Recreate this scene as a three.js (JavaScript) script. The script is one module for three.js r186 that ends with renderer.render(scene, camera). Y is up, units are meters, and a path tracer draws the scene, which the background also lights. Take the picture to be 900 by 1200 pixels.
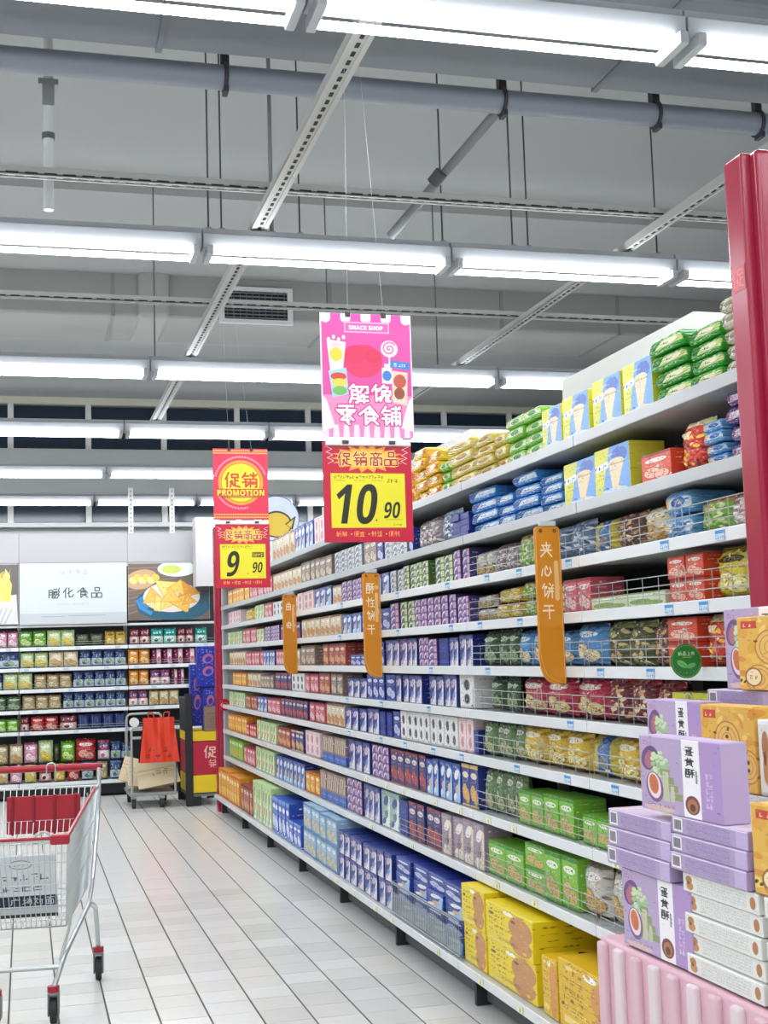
import * as THREE from 'three';
import { RoundedBoxGeometry } from 'three/addons/geometries/RoundedBoxGeometry.js';
import { mergeGeometries, mergeVertices } from 'three/addons/utils/BufferGeometryUtils.js';
import { RectAreaLightUniformsLib } from 'three/addons/lights/RectAreaLightUniformsLib.js';

// ---------- camera, light, exposure ----------
const scene = new THREE.Scene();
const camera = new THREE.PerspectiveCamera(42.7, 900 / 1200, 0.05, 60);
camera.position.set(0, 1.6, 0);
camera.rotation.order = 'YXZ';
camera.rotation.set(0.1074, -0.26892, -0.03059);
scene.background = new THREE.Color(0x202428);
const renderer = new THREE.WebGLRenderer({ antialias: true });
renderer.toneMapping = THREE.LinearToneMapping;
renderer.toneMappingExposure = 1.48;
renderer.shadowMap.enabled = true;
RectAreaLightUniformsLib.init();
const LAMP = 13, GLOW = 13;              // radiance of each lamp's area light, and what the eye sees of its tubes
const LAMP_H = 3.75, PITCH = 1.393, LAMP_ROWS = [1.5, -1.3, -4.1, -6.82, -9.85, -12.55, -15.4, -18.15];

// ---------- helpers ----------
let seed = 7;
const rnd = () => { seed = (seed * 1664525 + 1013904223) >>> 0; return seed / 4294967296; };
const rr = (a, b) => a + (b - a) * rnd();
const V = (x, y, z) => new THREE.Vector3(x, y, z);
const taken = new Map();
function numbered(n) { const k = taken.get(n) || 0; taken.set(n, k + 1); return k ? n + '_' + String(k).padStart(3, '0') : n; }
const mats = new Map();
function M(color, rough = 0.6, metal = 0, extra) {
  const k = color + '|' + rough + '|' + metal + '|' + JSON.stringify(extra || 0);
  if (!mats.has(k)) mats.set(k, new THREE.MeshStandardMaterial({ color, roughness: rough, metalness: metal, ...extra }));
  return mats.get(k);
}
function canvas(w, h, draw) {
  const c = document.createElement('canvas'); c.width = w; c.height = h;
  const g = c.getContext('2d'); draw(g, w, h);
  const t = new THREE.CanvasTexture(c); t.colorSpace = THREE.SRGBColorSpace; t.anisotropy = 4; return t;
}
const T = (map, rough = 0.5, extra) => new THREE.MeshStandardMaterial({ map, roughness: rough, ...extra });
function part(name, geo, mat, parent, label) {
  const m = new THREE.Mesh(geo, mat); m.name = name; if (label) m.userData.label = label; parent.add(m); return m;
}
function tag(o, label, category, group) { o.userData.label = label; o.userData.category = category; if (group) o.userData.group = group; return o; }
function thing(name, label, category, pos = [0, 0, 0], group) {
  const o = new THREE.Group(); o.name = numbered(name); o.position.set(...pos); scene.add(o); return tag(o, label, category, group);
}
function solo(name, geo, mat, label, category, group) {
  const m = new THREE.Mesh(geo, mat); m.name = numbered(name); scene.add(m); return tag(m, label, category, group);
}
function struct(name, geo, mat, parent = scene) {
  const m = new THREE.Mesh(geo, mat); m.name = name; if (parent === scene) m.userData.kind = 'structure'; parent.add(m); return m;
}
const box = (w, h, d, x = 0, y = 0, z = 0) => new THREE.BoxGeometry(w, h, d).translate(x, y, z);
const rbox = (w, h, d, x = 0, y = 0, z = 0, r = 0.006, s = 1) => new RoundedBoxGeometry(w, h, d, s, Math.min(r, w / 2.1, h / 2.1, d / 2.1)).translate(x, y, z);
const span = (x0, x1, y0, y1, z0, z1) => box(x1 - x0, y1 - y0, z1 - z0, (x0 + x1) / 2, (y0 + y1) / 2, (z0 + z1) / 2);
const merge = (l) => mergeGeometries(l.map((g) => (g.index ? g.toNonIndexed() : g)));
function rod(a, b, r, n = 8, r2 = r) {
  const d = b.clone().sub(a), g = new THREE.CylinderGeometry(r2, r, d.length(), n);
  g.applyQuaternion(new THREE.Quaternion().setFromUnitVectors(V(0, 1, 0), d.normalize()));
  return g.translate((a.x + b.x) / 2, (a.y + b.y) / 2, (a.z + b.z) / 2);
}
const rodp = (p, r, n = 6) => merge(p.slice(1).map((b, i) => rod(V(...p[i]), V(...b), r, n)));
const tube = (p, r, seg = 24, n = 8, closed = false) => new THREE.TubeGeometry(new THREE.CatmullRomCurve3(p.map((q) => V(...q)), closed, 'catmullrom', 0.2), seg, r, n, closed);
const ORD = 'first second third fourth fifth sixth seventh eighth ninth tenth eleventh twelfth thirteenth fourteenth fifteenth sixteenth'.split(' ');
const NUM = 'one two three four five six seven eight nine ten eleven twelve thirteen fourteen fifteen sixteen'.split(' ');

// ---------- lettering: Chinese characters as strokes on a 0-9 grid ("xy xy xy / xy xy") ----------
const GLYPH = {
  干: '11 81/04 94/51 59', 心: '14 08/33 37 48 68 76/42 54/73 86', 饼: '20 03/12 42 33/23 28 46/60 71/91 82/53 93/45 95/63 65 49/83 89',
  夹: '12 82/23 34/73 64/05 95/50 55 09/55 99', 曲: '12 82 89 19 12/15 85/40 49/60 69', 奇: '12 82/50 43 14/52 84/05 95/26 56 58 28 26/75 79 68',
  酥: '00 50/02 42 49 09 02/10 15/30 35/06 46/90 61/53 93/70 79/73 56/73 96', 性: '20 29/03 14/32 44/61 53/53 93/73 79/56 86/49 99',
  膨: '02 32 39 28/02 05 09/04 34/06 36/41 71/55 54/43 73/44 74 76 46 44/47 58/67 58/39 79/90 83/93 86/96 79', 化: '30 04/22 29/82 45/50 57 58 88 96',
  食: '50 04/50 95/50 52/33 73 76 36/33 39 57/34 74/66 99/86 67', 品: '30 70 73 33 30/05 45 49 09 05/55 95 99 59 55',
  促: '20 04/13 19/41 81 83 43 41/63 68/65 85/45 36/46 39/45 58 99', 销: '20 03/12 42/14 44/06 46/24 29 47/70 73/51 62/91 82/54 59/54 94 99 89/56 96/57 97',
  商: '50 51/11 91/32 43/72 63/14 19/14 94 99 88/45 36/55 66/37 67 69 39 37', 解: '20 02/11 41 33/13 43 49 39/13 16 09/15 45/17 47/51 91 94 84/71 54/65 57/56 96/48 98/75 79',
  馋: '20 03/12 42 33/23 28 46/60 42/61 81 73/53 93 95 55 53/73 56 48/75 78 98/86 87', 零: '10 80/13 02 92 83/50 54/23 33/24 34/63 73/64 74/54 27/54 87/55 56/37 67 58/58 69',
  铺: '20 03/12 42/14 44/06 46/24 29 47/51 91/53 59/53 93 99 88/55 95/57 97/70 79/81 90', 蛋: '10 80 72/50 54/53 73/33 14/34 54 95/25 75 77 27 25/55 59/19 89/78 89',
  黄: '12 82/30 33/60 63/03 93/24 74 77 27 24/25 75/53 57/37 19/67 89', 新: '20 21/02 42/12 23/04 44/06 46/24 29/25 08/35 47/80 61/61 56 39/64 94/84 89',
  上: '50 59/54 84/09 99', 市: '50 51/02 92/14 18/14 84 88 77/52 59', 广: '50 51/12 92/12 16 09', 场: '13 43/20 27/08 46/51 91 63 93 98 88/64 46/84 57',
  对: '01 41 09/13 48/53 93/83 89 79/65 67', 面: '00 90/50 42/13 83 89 19 13/33 39/63 69/35 65/37 67', 鲜: '20 02/11 31 23/13 43 46 16 13/14 44/23 26/08 48/60 71/91 82/53 93/55 95/47 97/73 79',
  便: '20 04/13 19/40 90/42 82 86 46 42/44 84/60 66 39/46 58 99', 宜: '50 51/03 02 92 93/23 29/23 73 79/25 75/27 77/09 99', 舒: '20 03/20 43/12 32/04 44/22 26/16 36 38 18 16/51 81 73/62 73/54 94 85/73 79 68',
  适: '10 21/03 23 27/08 19 99/80 51/42 92/71 75/55 85 88 58 55', 利: '40 11/03 53/31 39/33 06/34 56/71 76/90 99 89', 休: '20 04/13 19/34 94/60 69/64 38/64 98', 闲: '01 09/10 21/31 91 99 88/23 73/52 58/54 26/54 77',
};
function glyph(g, ch, x, y, s, lw, color) {
  const d = GLYPH[ch]; if (!d) return;
  g.strokeStyle = color; g.lineWidth = lw; g.lineCap = 'round'; g.lineJoin = 'round';
  for (const st of d.split('/')) {
    g.beginPath(); st.trim().split(' ').forEach((p, i) => { const px = x + (+p[0] + 0.5) * s / 10, py = y + (+p[1] + 0.5) * s / 10; i ? g.lineTo(px, py) : g.moveTo(px, py); }); g.stroke();
  }
}
function words(g, text, x, y, s, gap, lw, color, vertical) { [...text].forEach((c, i) => glyph(g, c, x + (vertical ? 0 : i * (s + gap)), y + (vertical ? i * (s + gap) : 0), s, lw, color)); }
// small print too fine to read in the photograph: rows of short strokes
function scrawl(g, x, y, w, h, color, step = h) {
  g.strokeStyle = color; g.lineWidth = Math.max(0.8, h / 9);
  for (let cx = x; cx + step * 0.8 <= x + w; cx += step * 1.05) for (let k = 0; k < 4; k++) {
    g.beginPath(); const v = rnd() > 0.5, a = cx + rnd() * step * 0.7, b = y + rnd() * h * 0.9;
    g.moveTo(a, b); g.lineTo(v ? a : cx + step * 0.8, v ? y + h : b); g.stroke();
  }
}
const ell = (g, x, y, rx, ry, c, rot = 0) => { g.fillStyle = c; g.beginPath(); g.ellipse(x, y, rx, ry, rot, 0, 7); g.fill(); };
const rect = (g, x, y, w, h, c) => { g.fillStyle = c; g.fillRect(x, y, w, h); };
const poly = (g, pts, c) => { g.fillStyle = c; g.beginPath(); pts.forEach((p, i) => (i ? g.lineTo(p[0], p[1]) : g.moveTo(p[0], p[1]))); g.closePath(); g.fill(); };

// ---------- packaging: name, label noun, shape, print style, four colours ----------
const PACK = {
  nv: ['biscuit_box', 'navy biscuit box', 'box', 'pic', '#1d2f86', '#c9cbe0', '#e9edf8', '#3656b8'],
  nvp: ['biscuit_box', 'plain navy box', 'box', 'plain', '#16297c', '#22389a', '#2b46ad', '#2b46ad'],
  nvw: ['biscuit_box', 'navy-white biscuit box', 'box', 'swoosh', '#23337f', '#e8e6ea', '#c7b2c4', '#6f87c8'],
  nvb: ['biscuit_box', 'sky-blue-and-navy biscuit box', 'box', 'swoosh', '#24449c', '#a9cbe8', '#f0f0f0', '#e0b48a'],
  nvr: ['biscuit_box', 'navy-red biscuit box', 'box', 'pic', '#2c3271', '#b7463f', '#efe2dc', '#8c2a33'],
  nvg: ['biscuit_box', 'navy-gold biscuit box', 'box', 'pic', '#2b3b8a', '#d9a24b', '#efe7d0', '#e9c070'],
  plum: ['wafer_box', 'purple-pink wafer box', 'box', 'rings', '#4a3f7d', '#d9a3bb', '#e8dbe6', '#6d5ea8'],
  grn: ['wafer_box', 'green-navy wafer box', 'box', 'rings', '#55713f', '#cfd9a0', '#e6ead8', '#3a4d86'],
  sil: ['biscuit_box', 'silver-grey biscuit box', 'box', 'rings', '#8b8f97', '#c9ccd2', '#eceef0', '#6b6f7c'],
  gbr: ['biscuit_box', 'grey-brown biscuit box', 'box', 'pic', '#8d7a6c', '#d6c4ae', '#efe6da', '#5a4238'],
  crm: ['cookie_box', 'cream cookie box', 'box', 'pic', '#dccfb4', '#c98d55', '#fbf6ea', '#8c5a3c'],
  crl: ['cookie_box', 'cream-lilac cookie box', 'box', 'swoosh', '#a58fa0', '#e6d8c2', '#f3ece4', '#7c5f72'],
  pkr: ['cookie_box', 'pink-red cookie box', 'box', 'pic', '#c9596a', '#f0c8c4', '#fff0ee', '#8d2436'],
  rbr: ['cookie_box', 'red-brown cookie box', 'box', 'pic', '#a3483a', '#dca574', '#f4e2cf', '#6c2620'],
  org: ['cookie_box', 'orange-yellow cookie box', 'box', 'pic', '#e39a2c', '#f7d873', '#fff3cf', '#c65c1f'],
  red: ['cookie_box', 'red cookie box', 'box', 'pic', '#c6252c', '#f3c9b8', '#ffffff', '#8b1219'],
  bl: ['biscuit_box', 'royal-blue biscuit box', 'box', 'pic', '#2f52b4', '#dfe6f4', '#ffffff', '#6f9be0'],
  bwb: ['cookie_box', 'blue-based cookie box', 'box', 'base', '#8c7770', '#d8c2a8', '#e9e2dc', '#2f63bd'],
  gr8: ['cracker_box', 'green cracker box', 'box', 'pic', '#7fbf3e', '#d8b06a', '#f4f8e4', '#3f8a2c'],
  gw: ['cookie_box', 'pale-green cookie box', 'box', 'swoosh', '#bcd69a', '#f3f4ea', '#8cae6a', '#c9724a'],
  gnv: ['wafer_box', 'mint-navy wafer box', 'box', 'swoosh', '#9dbcb0', '#eef2ee', '#35508c', '#5d7f86'],
  wh: ['biscuit_box', 'dark-oval white box', 'box', 'oval', '#eceae8', '#30302f', '#b9bcc0', '#8a7a78'],
  pw: ['cookie_box', 'pink-white cookie box', 'box', 'oval', '#efd9d9', '#c98b90', '#d9a9ae', '#8a5560'],
  bc: ['cookie_box', 'pale-blue cookie box', 'box', 'pic', '#8fb2d0', '#d9c58e', '#f3f0e2', '#4f78ad'],
  cart: ['snack_carton', 'yellow-blue snack carton', 'box', 'cone', '#dbd73e', '#6fa3e0', '#efd3ab', '#3f6bc0'],
  yc: ['biscuit_carton', 'yellow biscuit carton', 'box', 'carton', '#f0d51c', '#c98f5a', '#6b4a1e', '#ead24c'],
  gold: ['gift_carton', 'golden gift carton', 'box', 'carton', '#e3b71d', '#d8954a', '#7a5518', '#f0d97c'],
  tray: ['snack_tray', 'flat snack tray', 'box', 'pic', '#cfd8b8', '#8fae62', '#f5f5ec', '#6a8a4c'],
  redh: ['cookie_box', 'orange-red cookie box', 'box', 'pic', '#d8492f', '#f1b49c', '#f7e9de', '#8c2418'],
  gy: ['cracker_box', 'yellow-green cracker box', 'box', 'plain', '#c9c83a', '#e6e39a', '#6f8f3a', '#8d9a2e'],
  yp: ['biscuit_packet', 'pale-yellow biscuit packet', 'pack', 'band', '#e6d169', '#f6eebb', '#b98a35', '#c9a23c'],
  op: ['biscuit_packet', 'golden biscuit packet', 'pack', 'band', '#eebf2e', '#d9782a', '#fff0b4', '#c4541e'],
  lp: ['biscuit_packet', 'light-green biscuit packet', 'pack', 'band', '#86cc48', '#e6f3c8', '#4a9a34', '#d9e79a'],
  bp: ['biscuit_packet', 'bright-blue biscuit packet', 'pack', 'band', '#3c8ad6', '#d3e9fa', '#e9f4ff', '#1f55a8'],
  gb: ['cracker_packet', 'green cracker packet', 'pack', 'band', '#3fa83c', '#cfe08a', '#f3ecc8', '#1f7a2c'],
  cb: ['cracker_packet', 'clear cracker packet', 'pack', 'band', '#cfcbb4', '#f3f1e6', '#a39a78', '#8f8a70'],
  lb: ['candy_packet', 'light-blue candy packet', 'pack', 'band', '#6fb3e6', '#e3f0fa', '#2f74c4', '#f0d3a4'],
  vb: ['candy_packet', 'violet candy packet', 'pack', 'band', '#54357e', '#d9b9c9', '#efe3ea', '#8c4d86'],
  ryb: ['snack_bag', 'red-yellow snack bag', 'bag', 'nuts', '#d3321f', '#f3c53c', '#f9e7b4', '#8e1b16'],
  dg: ['snack_bag', 'dark-green snack bag', 'bag', 'pic', '#3d5a3c', '#8fa878', '#c9d3b8', '#22382a'],
  crim: ['snack_bag', 'crimson snack bag', 'bag', 'pic', '#b5213f', '#d8c078', '#f3e3dc', '#7a0f28'],
  dr: ['nut_bag', 'dark-red nut bag', 'bag', 'nuts', '#6e1f26', '#d9b27a', '#a8323a', '#e3cfa8'],
  alm: ['nut_bag', 'olive almond bag', 'bag', 'nuts', '#4a4f2c', '#cbb27c', '#8a9450', '#e3d8ae'],
  brn: ['nut_bag', 'brown nut bag', 'bag', 'nuts', '#5d3b2c', '#c9a06a', '#8d4a3a', '#dcc8a0'],
  yb: ['snack_bag', 'yellow snack bag', 'bag', 'pic', '#dcb73c', '#f0de8e', '#f6efd0', '#a87c22'],
  ygb: ['snack_bag', 'shiny-yellow snack bag', 'bag', 'pic', '#d9c42c', '#f3ea9a', '#3a2e1c', '#b8932a'],
  yblu: ['snack_bag', 'yellow-blue snack bag', 'bag', 'split', '#c9b53e', '#3f74b8', '#efe9c8', '#8a8a8a'],
  lbs: ['snack_bag', 'light-blue snack bag', 'bag', 'pic', '#4f8fc6', '#e0cf9a', '#dcebf6', '#2a5d98'],
  whb: ['cracker_bag', 'grey-white cracker bag', 'bag', 'pic', '#c9c6bc', '#d3a962', '#f1efe8', '#8a7f70'],
  gnb: ['cracker_bag', 'light-green cracker bag', 'bag', 'nuts', '#86b84c', '#dfe6a8', '#c98f5c', '#4f8a36'],
  bsb: ['candy_bag', 'blue-silver candy bag', 'bag', 'nuts', '#5a7390', '#c9d6e0', '#8fa9c0', '#2f4a70'],
  brp: ['candy_bag', 'brown-lilac candy bag', 'bag', 'nuts', '#8a7f86', '#d6c9b6', '#5d4a44', '#b5a8c8'],
  crb: ['snack_bag', 'cream snack bag', 'bag', 'pic', '#dcd0a8', '#c9964a', '#f6f0dc', '#a5743a'],
  pwb: ['candy_bag', 'pink-white candy bag', 'bag', 'nuts', '#d9cfca', '#b57a80', '#8a5a4c', '#f3ece8'],
  gp: ['cracker_packet', 'dull-green cracker packet', 'bag', 'pic', '#6f8a62', '#b9b58a', '#d3d9c4', '#43603f'],
  pk: ['chip_bag', 'pink chip bag', 'bag', 'pic', '#d79ab0', '#f3dbe3', '#f8eef0', '#8d3f5c'],
  lg: ['chip_bag', 'green chip bag', 'bag', 'pic', '#5f9c34', '#c9dc86', '#e8f0d0', '#2f6a22'],
  yw: ['chip_bag', 'yellow-picture chip bag', 'bag', 'pic', '#c3d3a0', '#e3b83a', '#eef2dc', '#8aa864'],
  dk: ['chip_bag', 'low olive chip bag', 'bag', 'plain', '#3d4530', '#5d6448', '#8d8f78', '#2a3022'],
  oy: ['chip_bag', 'orange-yellow chip bag', 'bag', 'pic', '#c9a23a', '#e8cf7a', '#3d5a3a', '#8a6a20'],
  nb: ['chip_bag', 'navy-green chip bag', 'bag', 'split2', '#2a3a6e', '#c3cfe0', '#8fae7a', '#44588e'],
  cr: ['chip_bag', 'cream chip bag', 'bag', 'pic', '#d9cfae', '#c9a46a', '#f3eedc', '#9a7a4c'],
  tn: ['chip_bag', 'tan chip bag', 'bag', 'pic', '#a8946a', '#d3bf8e', '#e6dcc0', '#6d5a3a'],
  og: ['chip_bag', 'orange chip bag', 'bag', 'pic', '#dd8a2c', '#f3d27a', '#fbeccb', '#a85a18'],
  mg: ['chip_bag', 'maroon-white chip bag', 'bag', 'split', '#7a1f4c', '#ecd3d6', '#f6ecec', '#c05a78'],
  tq: ['chip_bag', 'turquoise chip bag', 'bag', 'split2', '#1f9a90', '#b9d9c4', '#dff0ea', '#0f6a66'],
  mr: ['chip_bag', 'maroon chip bag', 'bag', 'split2', '#7a2a3c', '#d3a49a', '#ecd8d0', '#561a28'],
  rd: ['chip_bag', 'red chip bag', 'bag', 'pic', '#b82a30', '#e0a090', '#f4dcd4', '#7a1518'],
  pwt: ['chip_bag', 'purple-white chip bag', 'bag', 'split2', '#6a4a80', '#ecdccf', '#f0e8f0', '#b54a5a'],
  ap: ['chip_bag', 'apple-green chip bag', 'bag', 'pic', '#6fb52c', '#d3e68a', '#f0f8dc', '#3f7a1c'],
  brd: ['chip_bag', 'brown-pink chip bag', 'bag', 'split2', '#4a2430', '#c9a4a0', '#e3d0cc', '#2a1018'],
  pur: ['pastry_box', 'purple pastry box', 'box', 'purple', '#b7a3c6', '#f3f0f2', '#c05a4a', '#6d4a8c', 320, 256],
  purf: ['pastry_box', 'flat purple pastry box', 'box', 'purpleflat', '#ad9abf', '#e9e2ee', '#7c5f9c', '#ffffff', 320, 64],
  whf: ['cookie_box', 'flat white cookie box', 'box', 'whiteflat', '#e3e3dd', '#b98a5a', '#8c8f92', '#ffffff', 320, 64],
  yel: ['cookie_box', 'yellow cookie box', 'box', 'yellow', '#e3b14a', '#d9952f', '#c23a2a', '#6a4a1a', 256, 256],
};
function paint(id, g, W, H) {
  const [, , , style, bg, c2, c3, c4] = PACK[id], w = W * 0.8;
  rect(g, 0, 0, W, H, bg);
  const biscuit = (x, y, r) => { ell(g, x, y, r * 1.08, r * 1.02, c4); ell(g, x, y, r, r * 0.94, c2); for (let k = 0; k < 7; k++) ell(g, x + rr(-0.6, 0.6) * r, y + rr(-0.6, 0.6) * r, r * 0.09, r * 0.09, c4); };
  const logo = (y, s = 1) => { ell(g, w * 0.5, y, w * 0.36 * s, H * 0.075 * s, c3); scrawl(g, w * (0.5 - 0.27 * s), y - H * 0.045 * s, w * 0.54 * s, H * 0.09 * s, c4); };
  if (style === 'pic') { rect(g, 0, 0, w, H * 0.1, c4); biscuit(w * 0.36, H * 0.66, w * 0.27); biscuit(w * 0.68, H * 0.76, w * 0.24); logo(H * 0.26); scrawl(g, w * 0.15, H * 0.38, w * 0.6, H * 0.05, c3); rect(g, 0, H * 0.94, w, H * 0.06, c4); }
  if (style === 'swoosh') {
    g.fillStyle = c2; g.beginPath(); g.moveTo(w * 0.1, H); g.bezierCurveTo(w * 0.3, H * 0.6, w * 0.9, H * 0.7, w * 0.8, H * 0.12); g.lineTo(w, H * 0.2); g.lineTo(w * 0.9, H); g.fill();
    ell(g, w * 0.55, H * 0.28, w * 0.3, H * 0.12, c3, -0.5); ell(g, w * 0.55, H * 0.66, w * 0.22, H * 0.1, c4, -0.7); ell(g, w * 0.3, H * 0.85, w * 0.2, H * 0.08, c3, -0.4); scrawl(g, w * 0.1, H * 0.06, w * 0.6, H * 0.07, c3);
  }
  if (style === 'rings') for (let k = 0; k < 4; k++) { ell(g, w * 0.33, H * (0.14 + k * 0.25), w * 0.26, H * 0.095, c3, -0.5); ell(g, w * 0.36, H * (0.17 + k * 0.25), w * 0.2, H * 0.06, c4, -0.5); rect(g, w * 0.64, H * (0.02 + k * 0.25), w * 0.34, H * 0.2, c2); scrawl(g, w * 0.67, H * (0.05 + k * 0.25), w * 0.3, H * 0.06, c4); }
  if (style === 'oval') { for (let k = 0; k < 2; k++) { ell(g, w * 0.5, H * (0.3 + k * 0.42), w * 0.24, H * 0.17, c3); ell(g, w * 0.5, H * (0.3 + k * 0.42), w * 0.17, H * 0.135, c2); } scrawl(g, w * 0.1, H * 0.04, w * 0.8, H * 0.07, c4); rect(g, 0, H * 0.93, w, H * 0.07, c3); }
  if (style === 'base') { rect(g, 0, H * 0.68, W, H * 0.32, c4); g.strokeStyle = c2; g.lineWidth = w * 0.14; for (let k = 0; k < 3; k++) { g.beginPath(); g.moveTo(w * (0.1 + k * 0.3), H * 0.6); g.lineTo(w * (0.3 + k * 0.3), H * 0.12); g.stroke(); } scrawl(g, w * 0.1, H * 0.06, w * 0.8, H * 0.08, c3); scrawl(g, w * 0.1, H * 0.78, w * 0.8, H * 0.08, c3); }
  if (style === 'plain') { rect(g, w * 0.1, H * 0.2, w * 0.7, H * 0.3, c2); scrawl(g, w * 0.14, H * 0.26, w * 0.6, H * 0.12, c3); rect(g, 0, H * 0.8, w, H * 0.1, c4); }
  if (style === 'cone') {
    poly(g, [[w * 0.45, 0], [w, 0], [w, H * 0.95], [w * 0.2, H]], c2); ell(g, w * 0.72, H * 0.22, w * 0.22, H * 0.16, c4); poly(g, [[w * 0.42, H * 0.36], [w * 0.84, H * 0.36], [w * 0.66, H * 0.86], [w * 0.5, H * 0.86]], c3);
    ell(g, w * 0.63, H * 0.36, w * 0.22, H * 0.1, c3); poly(g, [[w * 0.06, H * 0.34], [w * 0.4, H * 0.28], [w * 0.4, H * 0.42], [w * 0.06, H * 0.48]], '#e9eef6'); scrawl(g, w * 0.1, H * 0.34, w * 0.28, H * 0.09, '#2f4a9c'); scrawl(g, w * 0.08, H * 0.6, w * 0.28, H * 0.05, '#5a6a3a'); ell(g, w * 0.55, H * 0.92, w * 0.36, H * 0.06, '#c9dcf0');
  }
  if (style === 'carton') { ell(g, w * 0.75, H * 0.36, w * 0.24, H * 0.3, c2); ell(g, w * 0.75, H * 0.74, w * 0.22, H * 0.24, c2); for (let k = 0; k < 5; k++) scrawl(g, w * 0.08, H * (0.12 + k * 0.13), w * 0.36, H * 0.07, c3); rect(g, w * 0.08, H * 0.8, w * 0.34, H * 0.1, c4); ell(g, w * 0.5, H * 0.1, w * 0.1, H * 0.05, '#ffffff'); }
  if (style === 'nuts') { rect(g, 0, 0, w, H * 0.16, c3); for (let k = 0; k < 26; k++) ell(g, rr(0.08, 0.92) * w, rr(0.2, 0.95) * H, w * 0.1, H * 0.035, rnd() > 0.4 ? c2 : c4, rr(0, 3)); rect(g, w * 0.12, H * 0.22, w * 0.34, H * 0.14, c3); scrawl(g, w * 0.15, H * 0.24, w * 0.3, H * 0.1, '#f4efe4'); scrawl(g, w * 0.2, H * 0.04, w * 0.6, H * 0.08, '#f4efe4'); }
  if (style === 'band') { rect(g, 0, H * 0.3, w, H * 0.42, c2); poly(g, [[0, H * 0.3], [w * 0.4, H * 0.3], [w * 0.25, H * 0.72], [0, H * 0.72]], c4); ell(g, w * 0.62, H * 0.5, w * 0.26, H * 0.19, c3); scrawl(g, w * 0.42, H * 0.4, w * 0.4, H * 0.18, bg); scrawl(g, w * 0.05, H * 0.1, w * 0.7, H * 0.12, c3); scrawl(g, w * 0.2, H * 0.8, w * 0.7, H * 0.1, c3); }
  if (style === 'split') { rect(g, w * 0.46, 0, w * 0.4, H, c2); ell(g, w * 0.66, H * 0.66, w * 0.16, H * 0.16, c4); scrawl(g, w * 0.5, H * 0.2, w * 0.3, H * 0.16, bg); scrawl(g, w * 0.06, H * 0.3, w * 0.34, H * 0.14, c3); }
  if (style === 'split2') { rect(g, 0, H * 0.5, w, H * 0.42, c2); ell(g, w * 0.5, H * 0.68, w * 0.34, H * 0.18, c3); ell(g, w * 0.4, H * 0.74, w * 0.18, H * 0.1, c4); rect(g, 0, 0, w, H * 0.1, c4); scrawl(g, w * 0.12, H * 0.2, w * 0.74, H * 0.16, c3); ell(g, w * 0.5, H * 0.42, w * 0.3, H * 0.07, c4); }
  if (style === 'purple') {
    rect(g, w * 0.55, 0, w * 0.21, H, c2); rect(g, w * 0.76, 0, w * 0.24, H, '#b092c6');
    ell(g, w * 0.14, H * 0.3, w * 0.11, H * 0.17, '#6b4a7c', 0.2); ell(g, w * 0.14, H * 0.32, w * 0.07, H * 0.12, '#b06a7c', 0.2);
    for (let k = 0; k < 40; k++) ell(g, w * rr(0.17, 0.36), H * rr(0.2, 0.52), w * 0.025, H * 0.03, rnd() > 0.5 ? '#9cc38c' : '#c9dcae', rr(0, 3));
    for (let k = 0; k < 4; k++) rect(g, w * (0.27 + k * 0.05), H * (0.42 + k * 0.1), w * 0.12, H * 0.09, '#8f9a6c'); scrawl(g, w * 0.3, H * 0.44, w * 0.2, H * 0.4, '#c3c7a0', 20);
    ell(g, w * 0.19, H * 0.68, w * 0.11, H * 0.2, '#7c5a8c', -0.1); ell(g, w * 0.185, H * 0.66, w * 0.085, H * 0.17, '#f0dce0', -0.1); ell(g, w * 0.18, H * 0.64, w * 0.06, H * 0.13, '#cf6f45', -0.1);
    ell(g, w * 0.24, H * 0.95, w * 0.2, H * 0.04, '#d9b9b4'); scrawl(g, w * 0.04, H * 0.05, w * 0.16, H * 0.07, '#c9587c'); scrawl(g, w * 0.08, H * 0.88, w * 0.36, H * 0.05, '#8a6aa8');
    words(g, '蛋黄酥', w * 0.585, H * 0.09, w * 0.11, w * 0.03, 3.4, '#141214', true); scrawl(g, w * 0.7, H * 0.38, w * 0.05, H * 0.16, '#8a8f88', 8);
    ell(g, w * 0.655, H * 0.83, w * 0.085, H * 0.12, '#7c3f4c'); ell(g, w * 0.655, H * 0.84, w * 0.06, H * 0.09, '#b07a4a'); ell(g, w * 0.655, H * 0.86, w * 0.035, H * 0.05, '#6a3422');
    for (let k = 0; k < 5; k++) scrawl(g, w * 0.82, H * (0.4 + k * 0.09), w * 0.1, H * 0.07, '#d9c9e6', 10);
  }
  if (style === 'purpleflat') { for (let k = 0; k < 6; k++) scrawl(g, w * 0.22, H * (0.1 + k * 0.13), w * 0.58, H * 0.11, k % 2 ? '#7c5f9c' : '#8f74ad', 4); rect(g, w * 0.03, H * 0.1, w * 0.13, H * 0.76, '#f0ecee'); for (let k = 0; k < 14; k++) rect(g, w * (0.045 + k * 0.007), H * 0.2, k % 3 ? 1 : 2, H * 0.55, '#4a4450'); rect(g, w * 0.86, 0, w * 0.14, H, '#c3aed6'); rect(g, 0, 0, w, 3, '#e9e0f0'); }
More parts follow.
